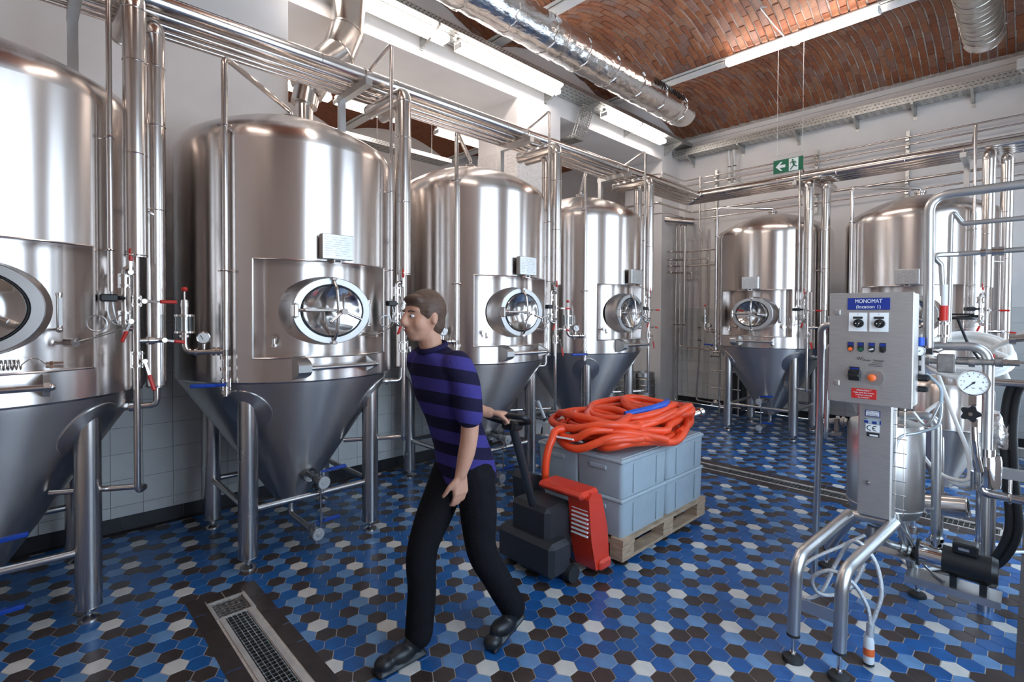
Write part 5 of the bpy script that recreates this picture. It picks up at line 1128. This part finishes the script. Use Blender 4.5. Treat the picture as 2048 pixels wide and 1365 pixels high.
def remesh(name, mb, mats, parent, voxel=.008, it=3, fac=.5):
    me = mb.mesh(name,mats,smooth=0); o = link(name,me,parent)
    r = o.modifiers.new('remesh','REMESH'); r.mode = 'VOXEL'; r.voxel_size = voxel
    s = o.modifiers.new('smooth','SMOOTH'); s.factor = fac; s.iterations = it
    dg = bpy.context.evaluated_depsgraph_get(); m2 = bpy.data.meshes.new_from_object(o.evaluated_get(dg)); o.modifiers.clear(); o.data = m2
    m2.materials.clear()
    for m in (mats if isinstance(mats,(list,tuple)) else [mats]): m2.materials.append(m)
    m2.polygons.foreach_set('use_smooth',[True]*len(m2.polygons)); return o
def loft(mb, rings, n=28):     # rings: centre, half width (x), half depth (y), tilt of the ring about x
    vs = []
    for c,rx,ry,tl in rings:
        c = Vector(c)
        for j in range(n):
            a = 2*PI*j/n; ca,sa = math.cos(a),math.sin(a)
            e = 2.4; p = Vector((rx*math.copysign(abs(ca)**(2/e),ca),ry*math.copysign(abs(sa)**(2/e),sa),0))
            vs.append(c+Matrix.Rotation(tl,3,'X')@p)
    N = len(rings); fs = [(i*n+j,i*n+(j+1)%n,(i+1)*n+(j+1)%n,(i+1)*n+j) for i in range(N-1) for j in range(n)]
    fs += [tuple(range(n-1,-1,-1)),tuple((N-1)*n+j for j in range(n))]; mb.add(vs,fs)
def limb_tube(mb, pts, rad, n=16):
    P = spline(pts,6); k = len(pts)-1; rr = []
    for i in range(len(P)):
        u = i/6; a = min(int(u),k-1); f = u-a; f = f*f*(3-2*f); rr.append(rad[a]*(1-f)+rad[a+1]*f)
    mb.tube(P,rr,n); mb.sphere(P[0],rad[0]*.98,12,8); mb.sphere(P[-1],rad[-1]*.98,12,8)
pe = thing('person','person in a purple and navy striped polo shirt pulling the pallet truck','person',(-2.05,1.50,0))
TL = .22
b = MB()
loft(b,[((0,.15,.88),.12,.085,TL),((0,.13,1.0),.135,.095,TL),((0,.06,1.18),.13,.09,TL),((0,0,1.36),.155,.10,TL),((0,-.03,1.46),.15,.08,TL),((0,-.05,1.50),.06,.055,TL)])
limb_tube(b,[(0,-.035,1.46),(0,-.065,1.53),(0,-.085,1.60)],[.062,.056,.054])
# head with jaw, brow, nose, lips, ears
H = Vector((0,-.115,1.672))
b.sphere(H+Vector((0,.012,.018)),.098,24,16,(.80,1.0,1.05)); b.sphere(H+Vector((0,-.022,-.035)),.078,20,14,(.82,.92,1.02)); b.sphere(H+Vector((0,-.045,-.088)),.036,16,10,(1.05,.95,.75))
b.tube([H+Vector((0,-.082,.030)),H+Vector((0,-.098,.0)),H+Vector((0,-.110,-.026))],[.012,.014,.016],12); b.sphere(H+Vector((0,-.104,-.030)),.017,12,8,(1.15,.95,.8)); b.sphere(H+Vector((.012,-.098,-.033)),.010,8,6); b.sphere(H+Vector((-.012,-.098,-.033)),.010,8,6)
b.sphere(H+Vector((0,-.060,.034)),.045,14,10,(1.35,.65,.45)); b.sphere(H+Vector((0,-.068,-.062)),.032,14,10,(1.15,.85,.8))
for s in (-1,1): b.sphere(H+Vector((s*.040,-.045,-.030)),.040,14,10,(.8,.9,1.0))
for s in (-1,1): b.sphere(H+Vector((s*.082,.012,-.005)),.030,12,8,(.35,.65,1.05))
# arms
limb_tube(b,[(.165,-.025,1.445),(.205,.0,1.32),(.205,.012,1.165),(.20,.0,1.05),(.185,-.025,.935)],[.058,.050,.043,.041,.029])
limb_tube(b,[(-.165,-.025,1.445),(-.215,.06,1.33),(-.215,.17,1.215),(-.12,.27,1.17),(-.03,.345,1.145)],[.058,.050,.043,.040,.029])
def hand(mb, w, d, palm_n, side, curl, spread=.5):
    # w wrist, d direction of the fingers, palm_n palm normal, side towards the thumb
    w,d,pn,sd = Vector(w),Vector(d).normalized(),Vector(palm_n).normalized(),Vector(side).normalized()
    for k in range(5): mb.tube([w-d*.01+sd*(.026-.013*k)*.6,w+d*.085+sd*(.030-.0155*k)],[.015,.0145],8); mb.sphere(w+d*.085+sd*(.030-.0155*k),.0145,8,6)
    for k,(L,) in enumerate(((.072,),(.080,),(.074,),(.058,))):
        p = w+d*.085+sd*(.030-.0195*k); dd = (d+sd*(.10-.07*k)*spread).normalized(); pts = [p]; ang = 0
        for q,f in enumerate((.45,.32,.23)):
            ang += curl*(.8 if q == 0 else 1.0); ax = dd*math.cos(ang)+pn*math.sin(ang); pts.append(pts[-1]+ax*L*f)
        mb.tube(pts,[.0098,.0094,.0088,.0078],8); 
        for q_,r_ in zip(pts,(.0098,.0094,.0088,.0078)): mb.sphere(q_,r_,8,6)
    p = w+d*.025+sd*.026; a1 = (d*.62+sd*.70+pn*.25).normalized(); a2 = (d*.88+sd*.32+pn*.30*(1+curl)).normalized(); pts = [p,p+a1*.042,p+a1*.042+a2*.030,p+a1*.042+a2*.030+(a2+pn*curl*.6).normalized()*.024]
    mb.tube(pts,[.016,.0125,.0112,.0092],8)
    for q_,r_ in zip(pts,(.016,.0125,.0112,.0092)): mb.sphere(q_,r_,8,6)
hand(b,(.185,-.025,.935),(-.02,-.04,-1),(-1,.05,0),(0,-1,0),.28)
hand(b,(-.03,.345,1.145),(.45,.85,-.10),(-.1,-.05,-1),(.85,-.45,.1),.95)
# legs inside the trousers
limb_tube(b,[(-.07,.13,.88),(-.08,.03,.70),(-.07,-.07,.50),(-.06,-.07,.32),(-.05,-.09,.10)],[.065,.07,.055,.050,.036])
limb_tube(b,[(.07,.13,.88),(.10,.15,.70),(.115,.16,.50),(.135,.25,.33),(.165,.345,.15)],[.065,.07,.055,.050,.036])
body = remesh('body',b,M['skin'],pe,.0065,4,.5)
# eyes and hair
for s in (-1,1):
    q = MB(); q.sphere(H+Vector((s*.031,-.0800,.006)),.0100,14,10,(1.2,1,.70)); q.build('eye',M['gaugeface'],pe)
    q = MB(); q.sphere(H+Vector((s*.031,-.0880,.005)),.0052,10,8,(1,.5,1)); q.build('iris',M['iris'],pe)
    q = MB(); q.tube([H+Vector((s*.016,-.091,.026)),H+Vector((s*.032,-.090,.031)),H+Vector((s*.050,-.078,.026))],[.003,.0042,.0025],8); q.build('eyebrow',M['hair'],pe)
q = MB(); q.tube([H+Vector((-.020,-.088,-.062)),H+Vector((-.008,-.0955,-.060)),H+Vector((.008,-.0955,-.060)),H+Vector((.020,-.088,-.062))],[.002,.0042,.0042,.002],8); q.build('mouth',M['lip'],pe)
b = MB(); b.sphere(H+Vector((0,.022,.035)),.104,24,16,(.84,1.0,1.0)); b.sphere(H+Vector((0,.055,-.02)),.085,18,12,(.86,.72,.95)); b.sphere(H+Vector((0,-.055,.085)),.05,14,10,(1.3,.7,.5))
for s in (-1,1): b.sphere(H+Vector((s*.074,-.012,.03)),.026,10,8,(.5,.8,1.2))
hair = remesh('hair',b,M['hair'],pe,.008,3,.4)
# clothing
st = mat('striped_polo_cloth',(.062,.050,.26),.85,0,.2,bump=(140,.2)); tr = st.node_tree; bs = tr.nodes['Principled BSDF']
tcx = tr.nodes.new('ShaderNodeTexCoord'); sp = tr.nodes.new('ShaderNodeSeparateXYZ'); ma = tr.nodes.new('ShaderNodeMath'); ma.operation = 'MULTIPLY_ADD'; mc = tr.nodes.new('ShaderNodeMath'); mc.operation = 'FRACT'
my = tr.nodes.new('ShaderNodeMath'); my.operation = 'MULTIPLY_ADD'; rp = tr.nodes.new('ShaderNodeValToRGB'); rp.color_ramp.interpolation = 'CONSTANT'
tr.links.new(tcx.outputs['Object'],sp.inputs[0]); tr.links.new(sp.outputs['Y'],my.inputs[0]); my.inputs[1].default_value = .22; tr.links.new(sp.outputs['Z'],my.inputs[2])
tr.links.new(my.outputs[0],ma.inputs[0]); ma.inputs[1].default_value = 8.2; ma.inputs[2].default_value = .35; tr.links.new(ma.outputs[0],mc.inputs[0]); tr.links.new(mc.outputs[0],rp.inputs[0])
rp.color_ramp.elements[0].color = (.050,.040,.205,1); rp.color_ramp.elements[1].position = .5; rp.color_ramp.elements[1].color = (.013,.010,.036,1); tr.links.new(rp.outputs[0],bs.inputs['Base Color'])
b = MB()
loft(b,[((0,.165,.83),.165,.135,TL),((0,.15,.92),.163,.128,TL),((0,.115,1.03),.155,.115,TL),((0,.065,1.17),.155,.112,TL),((0,.01,1.31),.178,.122,TL),((0,-.02,1.41),.190,.105,TL),((0,-.04,1.475),.150,.085,TL),((0,-.055,1.515),.075,.07,TL)])
limb_tube(b,[(.150,-.025,1.445),(.195,-.008,1.36),(.212,.003,1.215)],[.075,.070,.066]); limb_tube(b,[(-.150,-.025,1.445),(-.20,.035,1.36),(-.222,.11,1.27)],[.075,.070,.064])
remesh('polo_shirt',b,st,pe,.009,3,.5)
q = MB(); q.tube([Vector((0,-.058,1.525))+Matrix.Rotation(TL+.1,3,'X')@Vector((.066*math.cos(2*PI*k/24),.066*math.sin(2*PI*k/24),0)) for k in range(24)],.014,8,closed=True); q.build('collar',M['shirtn'],pe)
b = MB(); loft(b,[((0,.15,.80),.165,.125,TL),((0,.145,.90),.155,.115,TL),((0,.13,1.00),.145,.105,TL)])
limb_tube(b,[(-.085,.14,.88),(-.085,.04,.70),(-.075,-.065,.50),(-.062,-.075,.30),(-.052,-.10,.10)],[.105,.095,.078,.072,.070])
limb_tube(b,[(.085,.14,.88),(.105,.15,.70),(.12,.16,.50),(.14,.25,.32),(.165,.34,.15)],[.105,.095,.078,.072,.068])
remesh('trousers',b,M['trouser'],pe,.009,3,.5)
b = MB(); b.sphere((-.052,-.115,.075),.055,14,10,(.9,1.2,.95)); b.sphere((-.052,-.20,.05),.05,16,10,(.95,1.7,.78)); b.sphere((-.054,-.29,.042),.045,16,10,(1.0,1.1,.75)); b.box((-.052,-.205,.012),(.092,.27,.024),bev=.01); remesh('shoe',b,M['shoe'],pe,.007,3,.5)
b = MB(); mr = Matrix.Rotation(.42,3,'X'); c0 = Vector((.175,.21,.03))
for p,r,sc in (((0,.155,.055),.055,(.9,1.1,1.0)),((0,.07,.035),.05,(.95,1.7,.8)),((0,-.015,.02),.045,(1.0,1.1,.7))): b.sphere(c0+mr@Vector(p),r,14,10,sc)
b.box(c0+mr@Vector((0,.07,-.005)),(.09,.25,.022),M=mr,bev=.01); remesh('shoe',b,M['shoe'],pe,.007,3,.5)
